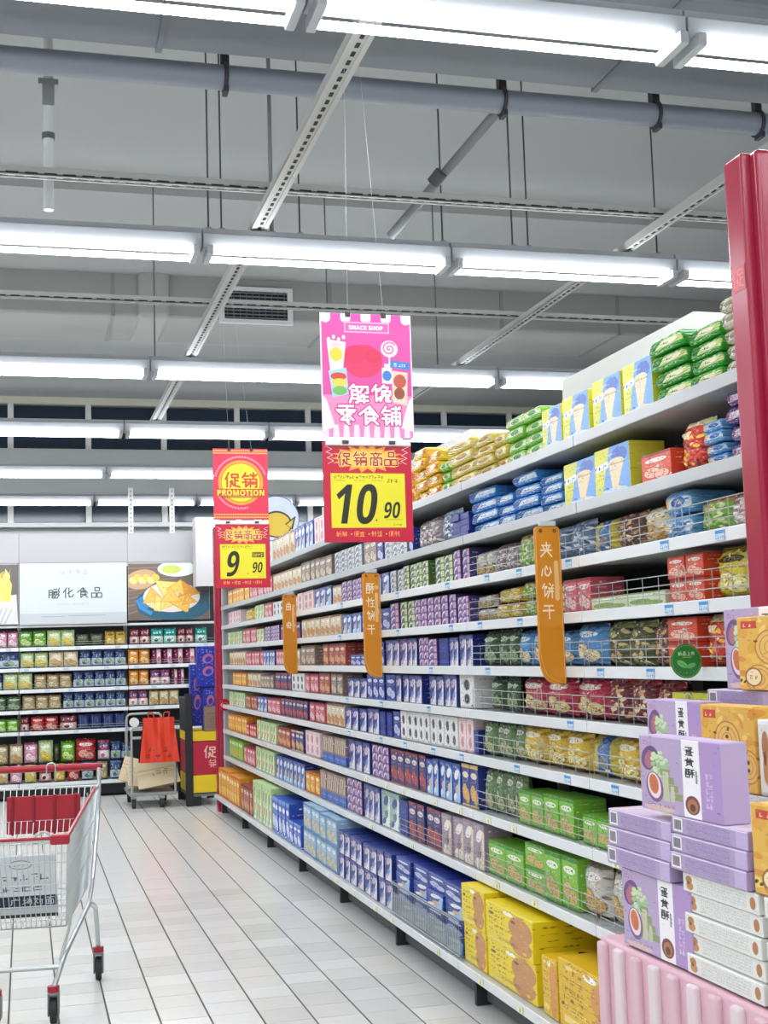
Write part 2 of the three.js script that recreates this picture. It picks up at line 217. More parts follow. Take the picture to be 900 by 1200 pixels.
  if (style === 'whiteflat') { for (let k = 0; k < 5; k++) scrawl(g, w * 0.2, H * (0.14 + k * 0.14), w * 0.66, H * 0.11, '#a9abad', 5); ell(g, w * 0.09, H * 0.35, w * 0.045, H * 0.2, '#b5794a'); ell(g, w * 0.1, H * 0.65, w * 0.05, H * 0.22, '#c48a52'); ell(g, w * 0.08, H * 0.5, w * 0.02, H * 0.1, '#7a4a2a'); ell(g, w * 0.93, H * 0.5, w * 0.035, H * 0.3, '#b5794a'); rect(g, 0, 0, w, 4, '#f6f6f2'); rect(g, 0, H - 3, w, 3, '#c3c4c0'); }
  if (style === 'yellow') {
    for (let k = 0; k < 50; k++) ell(g, rnd() * w, rnd() * H, w * rr(0.03, 0.1), H * rr(0.02, 0.06), ['#e9bd55', '#dca23c', '#f0cd74', '#d8933a'][k % 4], rr(0, 3));
    for (const [x, y, r] of [[0.5, 0.42, 0.24], [0.86, 0.7, 0.2], [0.3, 0.85, 0.2]]) { ell(g, w * x, H * y, w * r, H * r, '#b87a2a'); ell(g, w * x, H * y, w * r * 0.92, H * r * 0.92, '#e6b860'); g.strokeStyle = '#c08a3a'; g.lineWidth = 3; for (const q of [0.4, 0.7]) { g.beginPath(); g.ellipse(w * x, H * y, w * r * q, H * r * q, 0, 0, 7); g.stroke(); } ell(g, w * x, H * (y - 0.05), 6, 6, '#4a2c14'); ell(g, w * x, H * (y + 0.04), 6, 6, '#4a2c14'); }
    for (let k = 0; k < 7; k++) ell(g, rnd() * w, rr(0.2, 0.9) * H, 7, 4, '#5a4a1c', rr(0, 3)); rect(g, w * 0.06, H * 0.06, w * 0.24, H * 0.1, '#c8402e'); scrawl(g, w * 0.08, H * 0.08, w * 0.2, H * 0.06, '#fbe6c4'); ell(g, w * 0.22, H * 0.82, w * 0.13, H * 0.13, '#9c5f2c'); ell(g, w * 0.22, H * 0.82, w * 0.11, H * 0.11, '#f3e0b8'); scrawl(g, w * 0.14, H * 0.79, w * 0.16, H * 0.06, '#8c4a1c');
  }
  const fine = style === 'purple' || style === 'purpleflat' || style === 'whiteflat' || style === 'yellow';
  for (let k = 0; k < (fine ? 90 : 260); k++) { g.globalAlpha = fine ? 0.3 : 0.55; rect(g, rnd() * w, rnd() * H, rr(1, w * 0.045), rr(1, H * 0.018), [c2, c3, c4, bg, '#ffffff', '#26242a'][k % 6]); }
  g.globalAlpha = 1;
  if (fine) return;
  for (let k = 0; k < 9; k++) scrawl(g, rnd() * w * 0.5, rnd() * H * 0.95, rr(0.15, 0.45) * w, rr(4, 9), [c3, '#ffffff', c4, '#2a2730'][k % 4], rr(4, 8));
  for (let k = 0; k < 7; k++) ell(g, rnd() * w, rnd() * H, rr(3, 11), rr(3, 9), [c2, c3, c4][k % 3], rnd() * 3);
  for (let k = 0; k < 5; k++) scrawl(g, w * 1.03, H * (0.12 + k * 0.16), W * 0.15, H * 0.05, c3);
}
// wrinkles of plastic film, as fine relief
const film = new THREE.DataTexture((() => {
  const n = 128, d = new Uint8Array(n * n * 4), q = []; for (let k = 0; k < 22; k++) q.push([rr(-9, 9) | 0, rr(-9, 9) | 0, rr(0, 6.28), rnd()]);
  for (let y = 0; y < n; y++) for (let x = 0; x < n; x++) { let v = 0; for (const [a, b, p, s] of q) v += s * Math.abs(Math.sin((a * x + b * y) * Math.PI / n + p)); const c = Math.max(0, Math.min(255, v * 22)); d.set([c, c, c, 255], (y * n + x) * 4); }
  return d;
})(), 128, 128); film.wrapS = film.wrapT = THREE.RepeatWrapping; film.magFilter = THREE.LinearFilter; film.needsUpdate = true;
const packMat = new Map(), small = Object.keys(PACK).filter((k) => !PACK[k][8]), COLS = 10, ROWS = 7;
const sheet = canvas(2000, 1680, (g) => small.forEach((id, i) => { g.save(); g.translate((i % COLS) * 200, Math.floor(i / COLS) * 240); g.beginPath(); g.rect(0, 0, 200, 240); g.clip(); paint(id, g, 200, 240); g.restore(); }));
function pm(id) {
  if (!packMat.has(id)) {
    const p = PACK[id], soft = p[2] !== 'box', i = small.indexOf(id); let t;
    if (i < 0) t = canvas(p[8], p[9], (g, w, h) => paint(id, g, w, h));
    else { t = sheet.clone(); t.repeat.set(0.99 / COLS, 0.99 / ROWS); t.offset.set((i % COLS + 0.005) / COLS, 1 - (Math.floor(i / COLS) + 0.995) / ROWS); }
    packMat.set(id, T(t, soft ? 0.2 : 0.4, soft ? { bumpMap: film, bumpScale: 0.02 } : {}));
  }
  return packMat.get(id);
}
// front of every package looks to -x; origin at the middle of the front's foot
const geos = new Map();
function skin(g, w, h) {           // front faces take the print, the others the plain side strip
  const p = g.attributes.position, uv = g.attributes.uv, a = V(), b = V(), c = V(), n = V();
  for (let i = 0; i < p.count; i += 3) {
    a.fromBufferAttribute(p, i); b.fromBufferAttribute(p, i + 1); c.fromBufferAttribute(p, i + 2); n.copy(b).sub(a).cross(c.clone().sub(a)).normalize();
    for (let k = 0; k < 3; k++) {
      const x = p.getX(i + k), y = p.getY(i + k) / h, z = p.getZ(i + k) / w + 0.5;
      if (n.x < -0.6) uv.setXY(i + k, z * 0.8, y); else if (Math.abs(n.y) > 0.6) uv.setXY(i + k, 0.82 + 0.16 * z, 0.92 + Math.min(0.07, x * 0.2)); else uv.setXY(i + k, 0.81 + Math.min(0.18, x), y);
    }
  }
  return g;
}
function boxGeo(w, h, d) {
  const k = ['b', w, h, d].map((v) => (v.toFixed ? v.toFixed(3) : v)).join();
  if (!geos.has(k)) geos.set(k, skin(new RoundedBoxGeometry(d, h, w, 1, Math.min(0.003, h * 0.08)).translate(d / 2, h / 2, 0), w, h));
  return geos.get(k);
}
const wob = (x, y, z, s) => Math.sin(x * 61 + s * 3.1 + Math.sin(y * 47)) * Math.sin(y * 83 + s) * Math.sin(z * 71 + s * 1.7 + y * 20);
function packGeo(w, h, d, s) {
  const k = ['p', w.toFixed(3), h.toFixed(3), d.toFixed(3), s].join();
  if (!geos.has(k)) {
    let g = skin(new RoundedBoxGeometry(d, h * 0.97, w, 3, Math.min(h * 0.4, 0.04, w * 0.4)).translate(d / 2, h * 0.485, 0), w, h);
    const p = g.attributes.position;
    for (let i = 0; i < p.count; i++) { const x = p.getX(i), y = p.getY(i), z = p.getZ(i), q = wob(x, y, z, s) * 0.006; p.setXYZ(i, x + q, Math.max(0, y + q * 0.8), z + q * 0.5); }
    g.deleteAttribute('normal'); g = mergeVertices(g); g.computeVertexNormals(); geos.set(k, g);
  }
  return geos.get(k);
}
function bagGeo(w, h, d, s) {
  const k = ['g', w.toFixed(3), h.toFixed(3), d.toFixed(3), s].join();
  if (geos.has(k)) return geos.get(k);
  const N = 10, R = 12, pos = [], uv = [], idx = [];
  for (const side of [-1, 1]) for (let j = 0; j <= R; j++) for (let i = 0; i <= N; i++) {
    const u = i / N * 2 - 1, v = j / R * 2 - 1, edge = Math.abs(v) > 0.88;
    const f = Math.pow(Math.max(0, 1 - Math.pow(Math.abs(u), 3.2)), 0.6) * Math.pow(Math.max(0, 1 - Math.pow(Math.abs(v), v < 0 ? 5 : 3)), 0.65);
    const rim = i === 0 || i === N || j === 0 || j === R, t = rim ? 0 : edge ? 0.003 : d / 2 * (0.12 + 0.88 * f) + wob(u * 0.13 + side, v * 0.12, u * v * 0.1, s) * d * 0.1;
    const pinch = 1 - 0.07 * f - (edge ? 0 : 0.02);
    pos.push(d / 2 + side * t, h * (j / R) + (j === R ? Math.sin(u * 5 + s) * h * 0.012 : 0), u * w / 2 * pinch); uv.push((i / N) * 0.8, j / R);
  }
  const S = (N + 1) * (R + 1);
  for (const o of [0, 1]) for (let j = 0; j < R; j++) for (let i = 0; i < N; i++) { const a = o * S + j * (N + 1) + i, b = a + 1, c = a + N + 1, e = c + 1; o ? idx.push(a, c, b, b, c, e) : idx.push(a, b, c, b, e, c); }
  const g = new THREE.BufferGeometry(); g.setAttribute('position', new THREE.Float32BufferAttribute(pos, 3)); g.setAttribute('uv', new THREE.Float32BufferAttribute(uv, 2)); g.setIndex(idx); g.computeVertexNormals();
  geos.set(k, g); return g;
}
function packGeoOf(id, w, h, d, s = 0) { const sh = PACK[id][2]; return sh === 'box' ? boxGeo(w, h, d) : sh === 'bag' ? bagGeo(w, h, Math.min(d, w * 0.6), s) : packGeo(w, h, d, s); }

// ---------- the room ----------
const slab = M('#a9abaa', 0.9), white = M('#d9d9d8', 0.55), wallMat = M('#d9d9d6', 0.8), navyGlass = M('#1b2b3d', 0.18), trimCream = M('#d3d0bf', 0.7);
struct('ceiling', merge([span(-7, 9, 5.4, 5.6, -10.1, 4), span(-7, 9, 5.25, 5.6, -12.3, -10.1), span(-7, 9, 5.4, 5.6, -19.2, -12.3)]), slab);
struct('wall_left', span(-7.2, -7, 0, 5.6, -19.2, 4), wallMat);
struct('wall_right', span(9, 9.2, 0, 5.6, -19.2, 4), wallMat);
struct('wall_front', span(-7.2, 9.2, 0, 5.6, 4, 4.2), wallMat);
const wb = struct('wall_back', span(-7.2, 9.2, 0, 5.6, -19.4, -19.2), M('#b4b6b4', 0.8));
struct('trim_1', span(-7, 9, 5.3, 5.4, -19.2, -19.08), trimCream);
struct('trim_2', span(-7, 9, 3.92, 4.64, -19.2, -19.02), M('#a9aba9', 0.7));
struct('trim_3', span(-7, 9, 3.52, 3.58, -19.2, -19.02), M('#c4c6c6', 0.6));
for (let k = 0; k < 13; k++) {
  const x = -5.6 + k * 1.08, w = new THREE.Group(); w.name = 'window_' + (k + 1); w.userData.kind = 'structure'; scene.add(w);
  struct('pane', span(x + 0.04, x + 1.04, 4.66, 5.28, -19.17, -19.15), navyGlass, w);
  struct('pane', span(x + 0.04, x + 1.04, 3.6, 3.9, -19.17, -19.15), navyGlass, w);
  struct('mullion', span(x - 0.04, x + 0.04, 3.58, 5.3, -19.18, -19.1), white, w);
}
// floor: grout bed, 300 tiles in reach of the eye, the rest joined
const S = 0.2183, X0 = 0.361 - 30 * S, Z0 = -6.3277 + 45 * 0.2137, SZ = 0.2137;
const floor = struct('floor', span(-7, 9, -0.12, -0.0025, -19.2, 4), M('#57544f', 0.9));
const tileTex = canvas(128, 128, (g) => { rect(g, 0, 0, 128, 128, '#e2e1dd'); for (let k = 0; k < 260; k++) { g.globalAlpha = 0.06; rect(g, rnd() * 128, rnd() * 128, rr(4, 60), 1, rnd() > 0.5 ? '#ffffff' : '#9a958c'); } g.globalAlpha = 1; });
const tileMats = ['#ffffff', '#f6f5f3', '#faf8f4', '#f0f0ee'].map((c) => T(tileTex, 0.22, { color: new THREE.Color(c) }));
const tileGeo = (() => { const w = S - 0.0065, d = SZ - 0.0022, c = 0.0012; const g = new THREE.BoxGeometry(w, 0.012, d).translate(0, -0.006, 0), p = g.attributes.position; for (let i = 0; i < p.count; i++) if (p.getY(i) > -0.001) { p.setX(i, p.getX(i) - Math.sign(p.getX(i)) * c); p.setZ(i, p.getZ(i) - Math.sign(p.getZ(i)) * c * 0.4); } g.computeVertexNormals(); return g; })();
const rest = []; let near = 0;
for (let j = 0; j < 92; j++) for (let i = 0; i < 56; i++) {
  const x = X0 + (i + 0.5) * S, z = Z0 - (j + 0.5) * SZ; if (z < -19 || x > 5) continue;
  const seen = z < -5.2 && z > -9.4 && x > -0.35 - (-z - 5.2) * 0.03 && x < 1.95 && near < 300, dy = rr(-0.0004, 0.0004);
  if (seen) { near++; part('tile', tileGeo, tileMats[(rnd() * 4) | 0], floor).position.set(x, dy, z); } else rest.push(tileGeo.clone().translate(x, dy, z));
}
part('tiles_far', merge(rest), tileMats[0], floor).userData.kind = 'stuff';

// ---------- ceiling lamps ----------
{
  const body = rbox(1.388, 0.085, 0.12, 0, 0.062, 0, 0.008);
  const trunk = span(-0.692, 0.692, 0.1, 0.135, -0.035, 0.035), cap = rbox(0.035, 0.05, 0.2, 0, 0.0, 0, 0.006);
  const tubeG = new THREE.CylinderGeometry(0.016, 0.016, 1.28, 12).rotateZ(Math.PI / 2);
  const bodyM = M('#b4b8be', 0.4), tubeM = new THREE.MeshStandardMaterial({ color: 0xffffff, emissive: 0xf6fbff, emissiveIntensity: GLOW, roughness: 0.4 });
  camera.updateMatrixWorld(); camera.updateProjectionMatrix();
  LAMP_ROWS.forEach((z, r) => {
    let n = 0;
    for (let k = -4; k < 4; k++) {
      const x = 0.91 + (k + 0.5) * PITCH;
      const seen = [-0.6, 0, 0.6].some((e) => { const p = V(x + e, LAMP_H, z).project(camera); return z < -1 && Math.abs(p.x) < 1 && Math.abs(p.y) < 1; });
      const row = ['', '', 'nearest', 'second', 'third', 'fourth', 'fifth', 'farthest'][r];
      const label = seen ? `white twin-tube ceiling lamp, ${ORD[n++]} from left in the ${row} lamp row` : r < 2 ? `white twin-tube ceiling lamp above the viewer, beyond the picture, ${ORD[k + 4]} in ${r ? 'nearer' : 'rear'} row` : `white twin-tube ceiling lamp of the ${row} row, ${k < 1 ? 'beyond the left' : 'beyond the right'} edge, ${ORD[k + 4]} of eight`;
      const t = thing('ceiling_lamp', label, 'ceiling lamp', [x, LAMP_H, z], 'fluorescent lamps in rows');
      part('housing', body, bodyM, t); part('mounting_rail', trunk, bodyM, t); for (const s of [-1, 1]) part('end_cap', cap, M('#c3c7cc', 0.5), t).position.x = s * 0.66;
      for (const s of [-1, 1]) part('lamp_tube', tubeG, tubeM, t).position.set(0, -0.002, s * 0.075);
      const l = new THREE.RectAreaLight(0xf4f8ff, LAMP, 1.28, 0.16); l.position.set(0, -0.03, 0); l.rotation.x = -Math.PI / 2; t.add(l);
    }
  });
}
// struts, rods, pipes and ducts under the ceiling
function strut(a, b, w, label) {
  const d = b.clone().sub(a), len = d.length(), t = thing('perforated_strut', label, 'strut', [a.x, a.y, a.z]); t.rotation.y = Math.atan2(-d.z, d.x);
  part('channel', merge([span(0, len, 0, 0.006, -w / 2, w / 2), span(0, len, 0, 0.04, w / 2 - 0.005, w / 2), span(0, len, 0, 0.04, -w / 2, -w / 2 + 0.005), span(0, len, -0.006, 0, -w / 2, -w / 4), span(0, len, -0.006, 0, w / 4, w / 2)]), M('#b9bab7', 0.5), t);
  const s = []; for (let x = 0.03; x < len - 0.05; x += 0.075) s.push(span(x, x + 0.04, -0.002, 0.002, -0.008, 0.008)); part('slot', merge(s), M('#2c2c2c', 0.8), t);
  if (w < 0.06) { const q = []; for (let x = 0.03; x < len - 0.05; x += 0.09) q.push(span(x, x + 0.06, 0.004, 0.011, w / 2 - 0.001, w / 2 + 0.001)); part('slot', merge(q), M('#3a3a3a', 0.8), t); }
}
strut(V(1.22, 3.9, -3.2), V(1.22, 3.9, -13.2), 0.085, 'pale perforated strut running down the aisle above the pink poster');
strut(V(3.4, 3.9, -3.2), V(3.4, 3.9, -11.5), 0.055, 'thin perforated strut running over the shelves behind the tall red post');
strut(V(-3, 3.95, -6.35), V(5.5, 3.95, -6.35), 0.05, 'thin perforated strut crossing just above the second lamp row');
strut(V(-3, 3.95, -8.55), V(6, 3.95, -8.55), 0.04, 'thin pale strut crossing below the ceiling vent, behind second lamp row');
{
  const duct = thing('air_duct', 'wide grey air duct crossing right behind the nearest lamp row', 'duct', [1, 4.42, -5.4]);
  part('duct_body', rbox(9, 0.45, 0.95, 0, 0.225, 0, 0.02), M('#71767d', 0.55), duct);
  for (const x of [-2.6, -0.4, 1.8, 4]) part('flange', box(0.03, 0.47, 0.97, x, 0.225, 0), M('#686d75', 0.5), duct);
  const pipe = thing('ceiling_pipe', 'long grey-blue pipe clamped behind the wide grey duct', 'pipe', [1, 4.44, -6.15]);
  part('pipe_body', rod(V(-4.5, 0, 0), V(4.5, 0, 0), 0.062, 20), M('#858b96', 0.4), pipe);
  for (const x of [-0.05, 1.4, 2.28, 2.9]) { const c = new THREE.TorusGeometry(0.067, 0.011, 8, 20).rotateY(Math.PI / 2).translate(x, 0, 0); part('pipe_clamp', merge([c, span(x - 0.012, x + 0.012, -0.09, -0.06, -0.02, 0.05), span(x - 0.02, x + 0.02, 0.03, 0.3, -0.02, 0.02)]), M('#34353a', 0.6), pipe); }
  const d2 = thing('ventilation_duct', 'large grey ventilation duct crossing the ceiling behind the vent grille', 'duct', [1, 4.84, -12.8]);
  part('duct_body', rbox(15, 0.5, 1, 0, 0.25, 0, 0.03), M('#9b9c98', 0.7), d2);
  for (const x of [-4.4, -2.6, -0.2, 1.9, 3.7, 5]) part('flange', box(0.035, 0.51, 1.02, x, 0.25, 0), M('#8c8d8a', 0.7), d2);
  part('branch', rbox(0.3, 0.52, 1.12, 0.18, 0.24, 0.02, 0.05), M('#a5a6a2', 0.7), d2);
  const v = thing('vent_grille', 'white rectangular vent grille with dark slats under the ceiling', 'vent', [2.16, 4.985, -12.295]);
  part('frame', merge([span(-0.36, 0.36, 0.14, 0.18, 0, 0.04), span(-0.36, 0.36, -0.18, -0.14, 0, 0.04), span(-0.36, -0.31, -0.14, 0.14, 0, 0.04), span(0.31, 0.36, -0.14, 0.14, 0, 0.04)]), white, v);
  part('backing', span(-0.31, 0.31, -0.14, 0.14, 0, 0.008), M('#23272c', 0.8), v);
  for (let k = 0; k < 8; k++) part('slat', box(0.62, 0.006, 0.026, 0, -0.122 + k * 0.035, 0.02).rotateX(0), M('#8d9298', 0.6), v);
  for (let k = 0; k < 10; k++) part('fin', box(0.004, 0.28, 0.012, -0.28 + k * 0.062, 0, 0.03), M('#70757c', 0.6), v);
  const con = thing('conduit', 'white vertical conduit with a dark joint, left under the grey duct', 'conduit', [0.115, 3.87, -6.6]);
  part('conduit_pipe', rod(V(0, 0, 0), V(0, 1.53, 0), 0.026, 14), M('#dfe1e2', 0.4), con); part('joint', rod(V(0, 0.37, 0), V(0, 0.4, 0), 0.033, 14), M('#6a6d70', 0.5), con); part('bracket', merge([span(-0.05, 0.05, 0.65, 0.68, -0.03, 0.03), span(-0.03, 0.03, 0.54, 0.67, 0.02, 0.032)]), M('#9a9da0', 0.4), con);
  const br = thing('diagonal_brace', 'grey diagonal brace pipe slanting down from the duct to lamp row', 'brace', [0, 0, 0]);
  part('brace_pipe', rod(V(2.41, 4.43, -6.235), V(1.945, 3.885, -6.75), 0.026, 12), M('#7d8084', 0.45), br); part('joint', rod(V(2.155, 4.155, -6.45), V(2.12, 4.11, -6.5), 0.036, 12), M('#4d4f54', 0.5), br);
  const rods = [[0.95, 'left one of the close pair left of the pale strut'], [1.02, 'right one of the close pair left of the pale strut'], [1.45, 'just right of the pale strut under the duct'], [2.69, 'left one of the pair behind the nearest lamp gap'], [2.785, 'right one of the pair behind the nearest lamp gap'], [3.6, 'nearest left of the tall red post'], [2.27, 'right of the diagonal brace pipe'], [1.295, 'thick one beside the upper end of the pale strut']];
  rods.forEach(([x, l], i) => { const t = thing('hanger_rod', `thin dark hanger rod, ${l}`, 'rod', [x, 3.86, -6.82], 'ceiling hanger rods'); part('rod', rod(V(0, 0, 0), V(0, 1.53, 0), i === 7 ? 0.012 : 0.005, 6), M(i === 7 ? '#8a8c8c' : '#4b4f52', 0.6), t); part('nut', rbox(0.035, 0.04, 0.035, 0, 0.02, 0), M('#9ea1a3', 0.5), t); });
  for (const [x, k] of [[0.95, 0], [2.3, 1], [3.2, 2], [-0.3, 3]]) { const t = thing('hanger_rod', `thin hanger rod above third lamp row, ${ORD[[1, 2, 3, 0][k]]} from left of four`, 'rod', [x, 3.86, -9.85], 'ceiling hanger rods'); part('rod', rod(V(0, 0, 0), V(0, 1.37, 0), 0.006, 6), M('#6a6d70', 0.6), t); part('nut', rbox(0.03, 0.03, 0.03, 0, 0.015, 0), M('#9ea1a3', 0.5), t); }
}

// ---------- the long biscuit shelving ----------
const SH = [2.398, 2.144, 1.942, 1.735, 1.53, 1.33, 1.122, 0.867, 0.595, 0.2], JOINT = [-3.32, -4.53, -5.86, -7.19, -8.53, -9.86, -11.2, -12.53, -13.86];
const steel = M('#b9bcbd', 0.4, 0.1), stripM = M('#dfe2e3', 0.22), stripGrey = M('#b4b8ba', 0.3), backM = M('#3b3f46', 0.7);
const tagBlue = T(canvas(48, 32, (g) => { rect(g, 0, 0, 48, 32, '#c3d9e8'); rect(g, 2, 2, 44, 10, '#3f86c4'); scrawl(g, 4, 15, 40, 13, '#2a4f7c', 10); }), 0.5);
const tagYellow = T(canvas(48, 32, (g) => { rect(g, 0, 0, 48, 32, '#e6e8d4'); scrawl(g, 4, 3, 40, 9, '#8a8f5a', 9); ell(g, 24, 21, 9, 8, '#c9b53e'); }), 0.5);
const tagGeo = new THREE.BoxGeometry(0.003, 0.032, 0.055);
for (let b = 0; b < 8; b++) {
  const z1 = JOINT[b], z0 = JOINT[b + 1], L = z1 - z0, zc = (z0 + z1) / 2;
  const t = thing('shelf_bay', `grey ten-shelf metal bay of the long biscuit aisle, ${ORD[b]} bay from the near red post`, 'shelving', [2, 0, zc], 'bays of the biscuit aisle');
  part('back_panel', span(0.47, 0.49, 0.1, 2.62, -L / 2 + 0.002, L / 2 - 0.002), backM, t);
  part('upright', span(0.42, 0.47, 0, 2.62, -L / 2 + 0.002, -L / 2 + 0.03), steel, t);
  part('kick_plate', span(0.02, 0.03, 0.02, 0.15, -L / 2, L / 2 - 0.004), M('#55585c', 0.6), t);
  part('foot', span(-0.03, 0.2, 0, 0.15, -L / 2 + 0.01, -L / 2 + 0.04), M('#2e3033', 0.6), t);
  SH.forEach((y, s) => {
    const base = s === 9, x0 = base ? -0.098 : 0.002, sh = part('shelf', merge([span(x0 + 0.006, 0.47, y - 0.034, y - 0.006, -L / 2 + 0.003, L / 2 - 0.003)]), steel, t);
    part('price_strip', rbox(0.01, 0.042, L - 0.006, x0 + 0.001, y - 0.022, 0, 0.003), s < 2 ? stripGrey : stripM, sh);
    if (b < 4 && s > 1) for (let k = 0; k < 3; k++) if (rnd() > 0.3) { const p = part('price_tag', tagGeo, s > 6 ? tagYellow : tagBlue, sh); p.position.set(x0 - 0.0062, y - 0.022, -L / 2 + (k + rr(0.2, 0.8)) * L / 3); }
  });
}
// wire guards along the shelf fronts
{
  const wire = M('#aeb2b0', 0.35, 0.5);
  for (let s = 2; s < 9; s++) for (let b = 0; b < (s === 8 ? 3 : 2); b++) {
    const z0 = JOINT[b + 1] + 0.02, L = JOINT[b] - JOINT[b + 1] - 0.04;
    const t = thing('wire_guard', `low wire guard along the ${ORD[s]} shelf down, ${ORD[b]} bay from near red post`, 'wire guard', [2.012, SH[s], z0], 'wire shelf guards');
    for (const y of [0.03, 0.058, 0.09]) part('rail', rod(V(0, y, 0), V(0, y, L), 0.0018, 6), wire, t);
    for (let k = 0; k <= 10; k++) part('post', rod(V(0, 0.001, k * L / 10), V(0, 0.092, k * L / 10), 0.0015, 5), wire, t);
    part('loop', tube([[0, 0.03, L * 0.62], [0, 0.1, L * 0.622], [0, 0.118, L * 0.64], [0, 0.1, L * 0.658], [0, 0.03, L * 0.66]], 0.0022, 16, 5), wire, t);
  }
  const t = thing('shelf_basket', 'clear fronted wire basket of navy packs on the bottom shelf left of yellow cartons', 'basket', [1.915, 0.2, -6.455]);
  const L = 1.15;
  for (const y of [0.01, 0.16, 0.17]) part('rail', rod(V(0, y, -L / 2), V(0, y, L / 2), 0.003, 6), wire, t);
  part('mesh_front', merge([...Array(40).keys()].map((k) => rod(V(0, 0.01, -L / 2 + k * L / 39), V(0, 0.17, -L / 2 + k * L / 39), 0.0012, 4))), wire, t);
  for (const e of [-1, 1]) part('mesh_side', merge([0.01, 0.09, 0.17].map((y) => rod(V(0, y, e * L / 2), V(0.3, y, e * L / 2), 0.0022, 5)).concat([0.1, 0.2, 0.3].map((x) => rod(V(x, 0.01, e * L / 2), V(x, 0.17, e * L / 2), 0.0018, 5)))), wire, t);
  part('front_pane', box(0.003, 0.1, L, 0.006, 0.065, 0), new THREE.MeshPhysicalMaterial({ color: 0xdfe6ea, transmission: 0.85, roughness: 0.15, thickness: 0 }), t);
}
